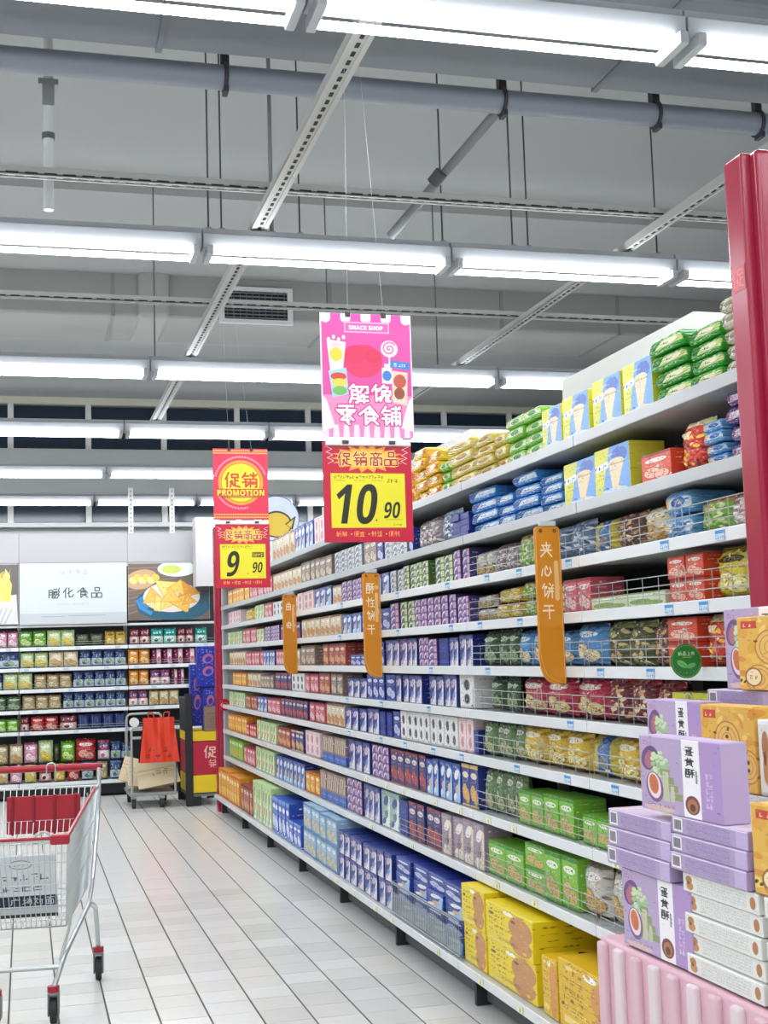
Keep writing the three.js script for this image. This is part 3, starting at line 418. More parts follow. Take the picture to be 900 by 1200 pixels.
// goods: design, far end, near end, columns, rows, height (metres), shelf by shelf from the top
const RUNS = [
  `wh -11.995 -11.030 3 1 0.19, crm -10.989 -10.096 3 1 0.2, nvb -10.062 -9.360 3 1 0.2, pw -9.331 -8.693 3 1 0.2, nv -8.667 -7.553 4 1 0.2, op -7.532 -6.789 3 2 0.22, op -6.768 -6.546 1 5 0.29, op -6.533 -6.310 1 4 0.24, lp -6.300 -6.173 1 3 0.16, yp -6.156 -5.790 1 4 0.22, yp -5.779 -5.520 1 4 0.195, yp -5.510 -5.356 1 3 0.165, lp -5.332 -5.126 1 4 0.205, lp -5.117 -4.916 1 4 0.2, cart -4.909 -4.714 1 1 0.165, cart -4.696 -4.453 1 1 0.17, cart -4.436 -4.194 1 1 0.183, cart -4.180 -3.948 1 1 0.185, gb -3.934 -3.696 1 4 0.215, gb -3.692 -3.489 1 4 0.19, cb -3.481 -3.367 1 5 0.24`,
  `org -13.575 -12.270 4 1 0.15, pkr -12.221 -11.062 4 1 0.15, crm -10.981 -9.861 5 1 0.15, gbr -9.795 -9.188 3 1 0.16, gbr -9.160 -8.777 2 1 0.15, sil -8.725 -7.940 4 1 0.15, gbr -7.896 -7.585 2 1 0.16, nv -7.566 -7.429 1 1 0.14, sil -7.409 -6.923 3 1 0.15, nv -6.906 -6.823 1 1 0.14, brp -6.789 -6.417 2 1 0.16, bsb -6.401 -6.147 1 1 0.17, nvp -6.136 -5.875 2 4 0.12, bp -5.858 -5.492 1 4 0.2, bp -5.485 -5.281 1 3 0.14, bp -5.267 -4.982 1 4 0.2, bp -4.976 -4.752 1 4 0.155, cart -4.734 -4.428 1 1 0.17, cart -4.420 -4.134 1 1 0.175, redh -4.040 -3.830 1 1 0.1, ryb -3.814 -3.634 1 1 0.17, lb -3.625 -3.490 1 4 0.14, vb -3.481 -3.364 1 4 0.21`,
  `pw -13.600 -12.809 2 1 0.13, yb -12.703 -12.005 2 1 0.13, gw -11.958 -11.507 2 1 0.13, pkr -11.464 -11.087 2 1 0.13, wh -11.047 -10.583 3 1 0.12, crm -10.545 -10.018 2 1 0.13, pw -9.984 -9.387 3 1 0.14, nvb -9.358 -8.802 3 1 0.14, crm -8.776 -8.522 2 1 0.13, plum -8.497 -7.964 4 1 0.14, nvb -7.943 -7.491 3 1 0.13, nvb -7.472 -7.301 1 1 0.13, sil -7.283 -7.033 2 1 0.13, grn -7.015 -6.781 2 1 0.14, grn -6.765 -6.531 2 1 0.14, grn -6.426 -6.131 2 1 0.14, plum -6.117 -5.897 2 1 0.15, whb -5.873 -5.611 2 1 0.12, brp -5.599 -5.326 2 1 0.13, gnb -5.314 -5.027 2 1 0.15, bsb -5.018 -4.776 1 1 0.14, bsb -4.767 -4.561 1 1 0.15, yblu -4.554 -4.371 1 1 0.13, brn -4.364 -4.140 1 1 0.13, crb -4.133 -3.935 1 1 0.13, lb -3.928 -3.746 1 2 0.16, gnb -3.738 -3.550 1 1 0.11, pwb -3.540 -3.365 1 1 0.105`,
  `gw -13.625 -12.780 2 1 0.13, pkr -12.674 -11.936 2 1 0.14, gw -11.891 -11.532 2 1 0.12, plum -11.488 -10.757 3 1 0.13, nvr -10.719 -9.943 3 1 0.13, crm -9.844 -9.208 3 1 0.14, crm -9.180 -8.570 3 1 0.14, nvb -8.521 -7.989 4 1 0.13, nv -7.967 -7.515 3 1 0.13, nv -7.496 -7.325 1 1 0.13, plum -7.306 -7.125 1 1 0.15, grn -7.108 -6.837 2 1 0.15, plum -6.821 -6.600 2 1 0.15, plum -6.584 -6.363 2 1 0.15, plum -6.349 -6.128 2 1 0.15, plum -6.102 -5.909 2 1 0.13, whb -5.885 -5.623 2 2 0.12, yb -5.610 -5.277 2 2 0.14, gnb -5.266 -4.976 2 2 0.15, gnb -4.968 -4.783 1 1 0.13, pkr -4.774 -4.523 2 1 0.13, tray -4.520 -4.215 1 1 0.05, tray -4.209 -3.927 1 1 0.05, redh -3.903 -3.671 1 2 0.155, ygb -3.665 -3.447 1 1 0.16, lb -3.442 -3.353 1 1 0.16`,
  `crm -13.589 -12.544 2 1 0.14, pkr -12.494 -11.599 3 1 0.13, nvb -11.556 -11.015 2 1 0.13, pkr -10.975 -10.448 2 1 0.13, crm -10.412 -9.967 2 1 0.13, gbr -9.933 -9.405 3 1 0.15, rbr -9.119 -8.423 4 1 0.15, nv -8.333 -7.909 2 1 0.07, nv -7.883 -7.481 2 1 0.14, nvw -7.461 -7.011 3 1 0.15, nvw -6.994 -6.796 2 1 0.15, plum -6.780 -6.608 2 1 0.15, plum -6.593 -6.445 1 1 0.14, nvp -6.430 -6.274 1 1 0.14, nvw -6.261 -6.099 2 1 0.14, nvw -6.085 -5.882 2 1 0.15, dg -5.796 -5.633 1 1 0.16, dg -5.610 -5.477 1 1 0.16, dg -5.467 -5.361 1 1 0.16, lbs -5.351 -5.037 1 1 0.15, lbs -5.028 -4.772 1 1 0.14, lbs -4.746 -4.491 1 1 0.16, alm -4.484 -4.295 1 1 0.16, alm -4.288 -4.113 1 1 0.16, brn -4.106 -3.938 1 1 0.16, redh -3.932 -3.732 1 2 0.16, ryb -3.721 -3.549 1 1 0.16, ryb -3.544 -3.414 1 1 0.15`,
  `org -13.380 -12.517 2 1 0.13, crm -12.467 -11.756 3 1 0.13, gbr -11.712 -11.079 3 1 0.12, nvr -11.038 -10.329 3 1 0.14, wh -10.294 -9.796 2 1 0.14, pkr -9.764 -9.313 2 1 0.14, rbr -9.284 -8.925 2 1 0.15, gbr -8.899 -8.567 2 1 0.15, nvw -8.424 -7.929 3 1 0.12, nv -7.885 -7.484 2 1 0.15, nv -7.465 -7.261 1 1 0.15, nvw -7.243 -7.000 2 1 0.15, nvw -6.983 -6.724 2 1 0.15, nvw -6.616 -6.367 2 1 0.15, nvw -6.352 -6.134 2 1 0.16, wh -6.108 -5.904 1 1 0.16, dg -5.772 -5.622 1 1 0.15, dg -5.523 -5.374 2 1 0.15, crim -5.353 -5.069 1 1 0.155, crim -5.060 -4.802 1 1 0.155, crim -4.777 -4.499 1 1 0.16, dr -4.484 -4.290 1 1 0.16, dr -4.283 -4.110 1 1 0.16, dr -4.098 -3.938 1 1 0.15, gy -3.916 -3.687 1 1 0.12, gy -3.682 -3.524 1 1 0.12`,
  `gw -13.637 -12.643 3 1 0.14, rbr -12.593 -11.962 2 1 0.13, nvb -11.916 -11.432 2 1 0.13, pkr -11.390 -10.791 3 1 0.13, nvr -10.753 -9.695 5 1 0.14, pkr -9.634 -9.112 2 1 0.14, crm -9.084 -8.518 4 1 0.15, nvw -8.495 -7.952 3 1 0.14, nvw -7.930 -7.624 2 1 0.15, nvp -7.605 -7.359 1 1 0.14, nv -7.340 -7.196 1 1 0.15, wh -7.178 -6.826 3 1 0.16, wh -6.810 -6.624 2 1 0.16, wh -6.609 -6.390 2 1 0.16, wh -6.376 -6.158 2 1 0.16, pw -6.132 -5.928 2 1 0.16, nvp -5.919 -5.846 1 1 0.11, gp -5.819 -5.579 2 1 0.16, gp -5.568 -5.346 2 1 0.16, yb -5.336 -5.121 1 1 0.16, yb -5.111 -4.903 1 1 0.16, yb -4.895 -4.694 1 1 0.16, yblu -4.678 -4.449 1 1 0.15, yb -4.434 -4.225 1 1 0.16, yb -4.219 -4.027 1 1 0.16`,
  `org -13.726 -12.570 3 1 0.17, red -12.522 -11.993 2 1 0.12, gw -11.944 -11.011 4 1 0.17, rbr -10.973 -10.382 3 1 0.16, nvg -10.347 -9.881 2 1 0.16, pw -9.816 -9.307 3 1 0.18, bwb -9.223 -8.498 4 1 0.18, nvw -8.450 -7.894 3 1 0.19, plum -7.853 -7.441 2 1 0.19, nvr -7.422 -7.001 2 1 0.19, nvr -6.984 -6.728 2 1 0.19, nvb -6.713 -6.593 1 1 0.18, nvb -6.577 -6.390 2 1 0.19, nvb -6.376 -6.133 2 1 0.19, nvg -6.107 -5.870 1 1 0.2, gp -5.835 -5.606 2 1 0.2, gp -5.595 -5.373 2 1 0.2, gr8 -5.366 -5.095 1 1 0.14, gr8 -5.076 -4.781 1 1 0.15, gr8 -4.694 -4.437 1 1 0.11, gr8 -4.430 -4.231 1 1 0.1`,
  `gr8 -13.697 -12.806 2 1 0.2, pkr -12.756 -12.115 2 1 0.17, gw -12.067 -11.121 3 1 0.2, nvb -11.042 -9.879 4 1 0.19, org -9.818 -9.369 2 1 0.15, bwb -9.310 -8.553 4 1 0.2, plum -8.528 -8.117 2 1 0.21, nvw -8.073 -7.662 2 1 0.21, gnv -7.643 -7.254 2 1 0.21, nvp -7.237 -7.066 1 1 0.19, nvr -7.048 -6.759 2 1 0.2, nvr -6.744 -6.477 2 1 0.2, crl -6.463 -6.138 2 1 0.2, crl -6.125 -5.807 2 1 0.21, gr8 -5.787 -5.564 1 1 0.15, gr8 -5.553 -5.336 1 1 0.15, gr8 -5.324 -5.104 1 2 0.2, gr8 -5.086 -4.768 1 1 0.2, whb -4.752 -4.566 1 1 0.2, whb -4.558 -4.371 1 1 0.2, whb -4.364 -4.192 1 1 0.2`,
  `org -13.785 -13.127 1 1 0.28, org -13.071 -12.477 1 1 0.27, rbr -12.376 -11.703 1 1 0.24, gw -11.652 -10.771 2 1 0.33, bl -10.736 -10.014 2 1 0.28, bl -9.987 -9.568 2 1 0.17, bc -9.496 -8.922 2 2 0.35, bc -8.895 -8.411 2 2 0.34, nvw -8.366 -8.088 1 2 0.29, nvw -8.065 -7.744 1 2 0.29, nvw -7.723 -7.407 1 2 0.29, nvw -7.388 -7.097 1 2 0.3, yc -5.879 -5.575 1 2 0.345, yc -5.554 -4.995 1 2 0.325, gold -4.930 -4.776 1 1 0.22, gold -4.757 -4.159 1 1 0.25`,
];
const labelled = new Set();
function uniqueLabel(make) { for (const l of make) if (!labelled.has(l)) { labelled.add(l); return l; } console.log('label repeated:', make[0]); return make[0]; }
const plural = (n) => (/box|boxes/.test(n) ? n.replace(/\bbox\b/, 'boxes') : n.replace(/\b(packet|bag|carton|tray)\b/, '$1s'));
const short = (n) => plural(n.replace(/ (with|lying) .*/, ''));
RUNS.forEach((line, s) => {
  const runs = line.split(', ').map((r) => { const [id, a, b, n, rows, h] = r.split(' '); return { id, a: +a, b: +b, n: +n, rows: +rows, h: +h }; });
  runs.forEach((q, i) => {
    const P = PACK[q.id], boxy = P[2] === 'box', W = q.b - q.a; let n = q.n;
    if (W / n > 0.2 && P[0] !== 'snack_carton' && P[0] !== 'biscuit_carton' && P[0] !== 'gift_carton' && P[2] !== 'pack' && q.id !== 'tray') n = Math.round(W / (boxy ? 0.15 : 0.2));
    const w = W / n - (P[2] === 'pack' ? 0.012 : 0.004), h = q.h / q.rows - 0.001, X = s === 9 ? 1.93 : 2.03, d = boxy ? (h < 0.07 ? 0.22 : s === 9 ? 0.3 : 0.14) : P[2] === 'bag' ? 0.1 : 0.2;
    const left = runs[i - 1], right = runs[i + 1];
    for (let c = 0; c < n; c++) for (let r = 0; r < q.rows; r++) {
      const pos = n > 1 ? `, ${ORD[c]} of ${NUM[n - 1]}` : '', lvl = q.rows > 1 ? `${q.rows === 2 ? ['lower', 'upper'][r] : ORD[r] + '-layer'} ` : '', on = `${ORD[s]} shelf`;
      const lab = uniqueLabel([`${lvl}${P[1]}${pos}, ${on}, ${left ? 'right of ' + short(PACK[left.id][1]) : 'at its far end'}`, `${lvl}${P[1]}${pos}, ${on}, ${right ? 'left of ' + short(PACK[right.id][1]) : 'at its near end'}`, `${lvl}${P[1]}${pos}, ${on}, between ${left ? short(PACK[left.id][1]) : 'the end'} and ${right ? short(PACK[right.id][1]) : 'the post'}`, `${lvl}${P[1]}${pos}, ${on}, ${ORD[Math.min(15, runs.slice(0, i).filter((u) => u.id === q.id).length)]} such group from the far end`]);
      const g = packGeoOf(q.id, w, h, d, (c * 3 + r * 5 + i) % 4), m = new THREE.Mesh(g, pm(q.id)); m.name = numbered(P[0]); scene.add(m);
      tag(m, lab, P[0].split('_').pop() === 'bag' ? 'snack bag' : P[0].replace(/_/g, ' '), n * q.rows > 1 ? `${short(P[1])} on the ${ORD[s]} shelf` : undefined);
      const lie = P[2] === 'pack';
      m.position.set(X + (boxy ? rr(0, 0.012) : rr(0, 0.02)) - (lie ? r * 0.004 : 0), SH[s] - 0.004 + 0.001 + r * (h + 0.001), q.a + (c + 0.5) * W / n);
      m.rotation.y = rr(-1, 1) * (boxy ? 0.012 : lie ? 0.02 : 0.05); if (P[2] === 'bag') { m.rotation.z = -rr(0, 0.05); m.position.y += 0.004; m.position.x += 0.012; }
      if (P[2] === 'bag' && q.b > -7.5 && w > 0.1) { const bw = w * 0.97; part('seal', (geos.get('seal' + bw.toFixed(2)) || (() => { const k = 14, gg = merge([...Array(k).keys()].map((e) => box(0.0025, 0.014, bw / k * 0.8, 0, 0, -bw / 2 + (e + 0.5) * bw / k))); geos.set('seal' + bw.toFixed(2), gg); return gg; })()), M('#c8cccb', 0.3, 0.3), m, 'crimped top seal').position.set(Math.min(d, w * 0.6) / 2, h - 0.009, 0); }
      if (q.id === 'yc' || q.id === 'gold') {
        if (r === q.rows - 1) part('handle_hole', new THREE.CylinderGeometry(0.02, 0.02, 0.004, 16).scale(1, 1, 2.1).translate(d * 0.5, h, 0), M('#2a241a', 0.8), m, 'dark hand hole in the carton top');
      }
    }
  });
});
// navy packs lying in the bottom basket
for (let k = 0; k < 4; k++) for (let r = 0; r < 4; r++) {
  const m = new THREE.Mesh(boxGeo(0.27, 0.075, 0.2), pm(r % 2 ? 'nv' : 'nvb')); m.name = numbered('biscuit_box'); scene.add(m);
  m.position.set(1.935 + rr(0, 0.02), 0.2 + r * 0.077, -6.88 + k * 0.283); m.rotation.y = rr(-0.02, 0.02);
  tag(m, `${r % 2 ? 'navy' : 'navy and sky-blue'} box lying in the bottom wire basket, ${ORD[k]} column, ${ORD[r]} from below`, 'biscuit box', 'boxes in the bottom basket');
}
// white header boxes over every second bay
for (const [b, l] of [[1, 'nearest white header box above the yellow and blue cartons'], [3, 'second white header box, behind the pale yellow biscuit packets'], [5, 'farthest white header box over the shelving, right of the promotion sign']]) {
  const z1 = JOINT[b] + 0.06, z0 = JOINT[b + 1] + 0.09, t = thing('header_box', l, 'header box', [2.5, 2.4, (z0 + z1) / 2]), L = z1 - z0;
  part('face_panel', rbox(0.02, 0.485, L, 0.01, 0.24, 0, 0.004), white, t); part('end_panel', rbox(0.95, 0.485, 0.02, 0.49, 0.24, L / 2 - 0.01, 0.004), white, t); part('top_panel', span(0.02, 0.96, 0.465, 0.48, -L / 2, L / 2 - 0.02), white, t); part('end_panel', rbox(0.95, 0.485, 0.02, 0.49, 0.24, -L / 2 + 0.01, 0.004), white, t);
}
// tall red posts at both ends
function redPost(pos, h, d, label) {
  const t = thing('red_post', label, 'post', pos), red = M('#a01e3c', 0.25);
  part('side_face', rbox(0.06, h, d, 0.01, h / 2, 0, 0.012, 2), red, t); part('front_face', rbox(0.075, h, 0.05, 0.045, h / 2, d / 2 + 0.012, 0.016, 2), red, t);
  part('edge_trim', rbox(0.016, h, 0.03, 0.092, h / 2, d / 2 + 0.006, 0.004), M('#3a1018', 0.4), t);
  const face = part('printed_character', new THREE.PlaneGeometry(d * 0.75, d * 0.75).rotateY(-Math.PI / 2), T(canvas(64, 64, (g) => { rect(g, 0, 0, 64, 64, '#b3122f'); glyph(g, '促', 6, 4, 54, 4, '#d8493e'); }), 0.3), t); face.position.set(-0.0215, h - 0.36, 0);
}
redPost([2.0, 0, -3.27], 3.0, 0.1, 'tall glossy red post at the near end of the biscuit shelves');
redPost([1.965, 0, -14.0], 3.0, 0.1, 'tall red post at the far end of the biscuit shelves');
{
  const e = thing('end_panel', 'grey metal end panel beside the far red post', 'panel', [2.22, 0, -13.9]); part('panel_sheet', rbox(0.42, 2.62, 0.02, 0, 1.31, 0, 0.004), M('#b9bdbf', 0.4), e); part('panel_edge', span(-0.2, -0.15, 0.2, 2.6, 0.01, 0.02), M('#a5a9ab', 0.4), e);
  const h = thing('endcap_header', 'white and cream arched header board right of the near red post', 'header board', [2.2, 0, -3.24]);
  part('top_board', rbox(0.9, 0.13, 0.03, 0.45, 2.99, 0, 0.006), white, h); part('ledge', rbox(0.9, 0.025, 0.06, 0.45, 2.895, 0.01, 0.004), M('#a9aaa8', 0.5), h); part('cream_panel', rbox(0.9, 1.3, 0.02, 0.45, 2.235, -0.01, 0.004), M('#d6cfae', 0.6), h);
  for (let k = 0; k < 5; k++) part('arch_trim', new THREE.TorusGeometry(0.16, 0.012, 6, 24, Math.PI).scale(1, 0.45, 1).translate(0.1, 2.7 - k * 0.17, 0.01), M('#8d8a80', 0.5), h);
}
// ---------- signs ----------
function board(name, label, category, cx, cy, cz, w, h, tex, ry = 0, depth = 0.006, back = '#d9d4d4') {
  const t = thing(name, label, category, [cx, cy - h / 2, cz]); t.rotation.y = ry;
  part('card', rbox(w, h, depth, 0, h / 2, 0, 0.002), M(back, 0.5), t);
  const f = part('printed_face', new THREE.PlaneGeometry(w * 0.995, h * 0.995), T(tex, 0.35), t); f.position.set(0, h / 2, depth / 2 + 0.0006);
  return t;
}
const burst = (g, cx, cy, rx, ry, c, n = 16) => { const p = []; for (let k = 0; k < n * 2; k++) { const a = k * Math.PI / n, q = k % 2 ? 0.7 : 1; p.push([cx + Math.cos(a) * rx * q, cy + Math.sin(a) * ry * q]); } poly(g, p, c); };
const posterTex = canvas(512, 704, (g, W, H) => {
  rect(g, 0, 0, W, H, '#cf4a96'); rect(g, 0, H * 0.66, W, H * 0.34, '#dd86b4');
  for (let k = 0; k < 9; k++) poly(g, [[W * (k / 9 + 0.01), H * 0.9], [W * (k / 9 + 0.06), H * 0.9], [W * (k / 9 + 0.07), H], [W * (k / 9), H]], '#f6d3e3');
  for (const e of [0, 1]) poly(g, [[W * (e ? 0.95 : 0.05), H * 0.7], [W * (e ? 1 : 0), H * 0.66], [W * (e ? 1 : 0), H * 0.95], [W * (e ? 0.86 : 0.14), H * 0.92]], '#f4dbe6');
  for (let k = 0; k < 9; k++) { g.fillStyle = k % 2 ? '#e0489c' : '#f3dbe6'; g.beginPath(); g.rect(k * W / 9, 0, W / 9, 26); g.arc((k + 0.5) * W / 9, 26, W / 18, 0, Math.PI); g.fill(); }
  poly(g, [[128, 44], [392, 44], [382, 76], [392, 112], [128, 112], [138, 76]], '#d95a9c'); g.strokeStyle = '#f7c9df'; g.lineWidth = 4; g.strokeRect(136, 50, 248, 54);
  g.fillStyle = '#ffffff'; g.font = 'bold 32px sans-serif'; g.textAlign = 'center'; g.fillText('SNACK SHOP', W / 2, 90);
  ell(g, 235, 270, 110, 95, '#d6305e'); ell(g, 190, 235, 60, 55, '#cf2a56'); ell(g, 290, 240, 46, 40, '#c92a50');                       // a plain red sweet, no face
  poly(g, [[34, 150], [140, 165], [120, 330], [50, 330]], '#f3e9d8'); ell(g, 85, 235, 36, 40, '#e3c23c'); for (let k = 0; k < 4; k++) ell(g, 45 + k * 28, 150 - (k % 2) * 14, 9, 12, '#f7f0e0'); ell(g, 85, 180, 34, 14, '#e6b9c4');
  poly(g, [[40, 330], [140, 310], [150, 460], [60, 480]], '#9cc3dc'); ell(g, 95, 360, 44, 22, '#c9442f'); ell(g, 100, 395, 44, 24, '#e3c24a'); ell(g, 100, 440, 40, 26, '#6fae5a');
  ell(g, 385, 195, 48, 48, '#f6dbe6'); g.strokeStyle = '#e0609c'; g.lineWidth = 9; g.beginPath(); for (let a = 0; a < 12; a += 0.2) g.lineTo(385 + Math.cos(a) * a * 3.4, 195 + Math.sin(a) * a * 3.4); g.stroke(); rect(g, 380, 243, 8, 60, '#f6e3ea');
  rect(g, 340, 305, 56, 90, '#eef2f6'); ell(g, 368, 350, 26, 30, '#3f78c0'); rect(g, 354, 282, 28, 26, '#eef2f6'); poly(g, [[392, 258], [500, 272], [494, 316], [386, 300]], '#3f7cc4'); scrawl(g, 404, 274, 80, 24, '#e8f0f8');
  poly(g, [[398, 320], [486, 330], [478, 520], [392, 500]], '#dcc3ae'); ell(g, 440, 380, 36, 40, '#b5503c'); ell(g, 436, 450, 30, 34, '#8c4a34'); scrawl(g, 404, 480, 70, 20, '#f3e6d8');
  for (const [c, lw] of [['#c42f7c', 26], ['#ffffff', 12.5]]) { words(g, '解馋', 150, 400, 112, 14, lw, c); words(g, '零食铺', 76, 522, 112, 14, lw, c); }
  rect(g, 0, 0, 6, H, '#efd3e0'); rect(g, W - 6, 0, 6, H, '#efd3e0');
});
function priceTex(big, small, extra) {
  return canvas(448, 480, (g, W, H) => {
    rect(g, 0, 0, W, H, '#c4183a'); burst(g, W * 0.5, 78, 190, 70, '#f2a53a', 18); burst(g, W * 0.5, 78, 160, 54, '#f4c24c', 18);
    for (const [lw, c] of [[13, '#f7d58a'], [6, '#a5122e']]) words(g, '促销商品', 74, 44, 70, 8, lw, c);
    g.strokeStyle = '#f0dfe0'; g.lineWidth = 3; for (const o of [0, 1]) { g.beginPath(); for (let k = 0; k < 7; k++) g.lineTo((o ? W - 14 : 14) + (o ? -1 : 1) * (k % 2) * 30 + k * 2 * (o ? -1 : 1), 20 + k * 14); g.stroke(); }
    rect(g, 36, 150, W - 72, 262, '#e8dc2c'); g.fillStyle = '#2c2c1c'; scrawl(g, 52, 160, 250, 15, '#4a4a20'); scrawl(g, 52, 180, 60, 8, '#8a8a30'); scrawl(g, 150, 180, 60, 8, '#8a8a30'); scrawl(g, 240, 180, 60, 8, '#8a8a30');
    if (extra) { rect(g, 300, 212, 96, 40, '#5a5620'); scrawl(g, 306, 218, 84, 28, '#e8dc2c', 20); } else scrawl(g, 320, 176, 60, 18, '#4a4a20');
    g.save(); g.fillStyle = '#22251a'; g.transform(1, 0, -0.16, 1, 70, 0); g.textAlign = 'left'; g.font = 'bold 262px sans-serif'; g.save(); g.scale(0.78, 1); g.fillText(big, big.length > 1 ? 32 : 80, 392); g.restore(); g.font = 'bold 108px sans-serif'; g.save(); g.scale(0.72, 1); g.fillText(small, 392, 366); g.restore(); g.restore();
    ell(g, 262, 376, 4, 4, '#3a3a1c'); rect(g, 310, 372, 86, 2, '#a39a30'); scrawl(g, 350, 392, 40, 10, '#6a6420');
    '新鲜 便宜 舒适 便利'.split(' ').forEach((t, k) => { words(g, t, 58 + k * 88, 428, 26, 2, 3, '#f0a04a'); if (k) ell(g, 46 + k * 88, 442, 4, 4, '#f0b05a'); });
  });
}
const promoTex = canvas(320, 416, (g, W, H) => {
  rect(g, 0, 0, W, H, '#d92a4c'); for (const y of [6, 20, H - 34, H - 18]) { rect(g, 0, y, W, 9, '#c9542e'); for (let k = 0; k < 24; k++) poly(g, [[k * W / 24, y + 9], [(k + 0.5) * W / 24, y], [(k + 1) * W / 24, y + 9]], '#f0cf62'); }
  g.strokeStyle = '#f09aa8'; g.lineWidth = 12; for (const [a, b] of [[-2.9, -0.3], [1.3, 2.7]]) { g.setLineDash([9, 5]); g.beginPath(); g.arc(W * 0.5, 200, 152, a, b); g.stroke(); } g.setLineDash([]);
  ell(g, W / 2, 200, 132, 132, '#ee9a2e'); ell(g, W / 2, 200, 116, 116, '#b5642a'); ell(g, W / 2, 200, 112, 112, '#f2dd2a');
  words(g, '促销', 66, 138, 92, 8, 11, '#c4402c'); rect(g, 14, 236, W - 28, 46, '#c9402e'); g.fillStyle = '#f6e23a'; g.textAlign = 'center'; g.font = 'bold 46px sans-serif'; g.fillText('PROMOTION', W / 2, 276); rect(g, 40, 284, W - 80, 6, '#8c5a1c');
});
board('hanging_poster', 'pink snack shop poster hanging over the aisle', 'poster', 1.245, 2.643, -4.7, 0.356, 0.476, posterTex);
board('price_sign', 'red and yellow price sign reading 10 90 below the pink poster', 'price sign', 1.235, 2.2, -4.695, 0.343, 0.376, priceTex('10', '90'), 0, 0.004, '#a81230');
board('promotion_sign', 'red promotion sign with yellow circle hanging farther down the aisle', 'sign', 1.289, 2.67, -8, 0.342, 0.443, promoTex, 0, 0.006, '#b81c38');
board('price_sign', 'red and yellow price sign reading 9 90 below the promotion sign', 'price sign', 1.293, 2.222, -7.99, 0.338, 0.392, priceTex('9', '90', true), 0, 0.004, '#a81230');
for (const [x, y, z, l] of [[1.245, 2.885, -4.7, 'pink poster'], [1.289, 2.893, -8, 'promotion sign']]) {
  const t = thing('hanging_wires', `thin pair of wires holding the ${l} from the ceiling strut`, 'wires', [x, y, z]), top = 3.88 - y;
  for (const s of [-1, 1]) part('wire', rod(V(s * 0.07, -0.01, 0.004), V(-(x - 1.22) + s * 0.03, top, 0), 0.0007, 5), M('#b9bcc0', 0.4, 0.5), t);
  for (const s of [-1, 1]) part('clip', rbox(0.02, 0.02, 0.014, s * 0.07, -0.008, 0, 0.003), M('#33363a', 0.5), t);
}
for (const [x, y, z, l] of [[1.24, 2.386, -4.697, 'pink poster and its price sign'], [1.292, 2.43, -7.995, 'promotion sign and its price sign']]) { const t = thing('joining_strip', `pale clear strip joining the ${l}`, 'strip', [x, y, z]); part('strip_body', rbox(0.33, 0.026, 0.012, 0, 0, 0.006, 0.004), M('#e6dfe0', 0.25), t); for (const s of [-1, 1]) part('clip', rbox(0.024, 0.012, 0.012, s * 0.09, 0, 0.015, 0.003), M('#4a4044', 0.5), t); }
// orange blade signs on the shelf edges
function blade(z, text, label) {
  const w = 0.104, h = 0.6, sh = new THREE.Shape(); sh.moveTo(-w, -0.02); sh.lineTo(-w, -h + 0.11); sh.quadraticCurveTo(-w, -h, -0.03, -h); sh.lineTo(0, -h); sh.lineTo(0, -0.02); sh.quadraticCurveTo(0, 0, -0.02, 0); sh.lineTo(-w + 0.02, 0); sh.quadraticCurveTo(-w, 0, -w, -0.02);
  const t = thing('blade_sign', label, 'blade sign', [1.988, 2.065, z], 'orange blade signs');
  part('blade', new THREE.ExtrudeGeometry(sh, { depth: 0.005, bevelEnabled: true, bevelSize: 0.0015, bevelThickness: 0.0015, bevelSegments: 1 }), M('#d88a1c', 0.35), t);
  const f = part('lettering', new THREE.PlaneGeometry(w * 0.88, h * 0.62), T(canvas(96, 320, (g, W, H) => { rect(g, 0, 0, W, H, '#d88a1c'); words(g, text, 14, 34, 52, text.length > 3 ? 16 : 70, 5, '#fbe9cf', true); scrawl(g, 74, 50, 12, 170, '#f0c078', 12); }), 0.4), t); f.position.set(-w * 0.5, -h * 0.34, 0.0072);
  part('outline', tube([[-w + 0.004, -0.02, 0.007], [-w + 0.004, -h + 0.12, 0.007], [-w + 0.03, -h + 0.03, 0.007], [-0.02, -h + 0.005, 0.007], [-0.004, -h + 0.01, 0.007], [-0.004, -0.02, 0.007]], 0.0012, 40, 4), M('#f0b868', 0.5), t);
  for (const s of [0.022, 0.08]) part('eyelet', new THREE.TorusGeometry(0.005, 0.002, 6, 12).translate(-s, -0.016, 0.007), M('#2a2622', 0.5), t);
  part('clip', rbox(0.07, 0.02, 0.012, -0.05, 0.012, 0.003, 0.003), M('#c9ccce', 0.3), t);
}
blade(-4.68, '夹心饼干', 'nearest orange blade sign on the shelf edge, with four white characters');
blade(-7.36, '酥性饼干', 'middle one of the three orange blade signs, right below the price sign 10 90');
blade(-9.82, '曲奇', 'farthest and smallest orange blade sign, with two white characters');
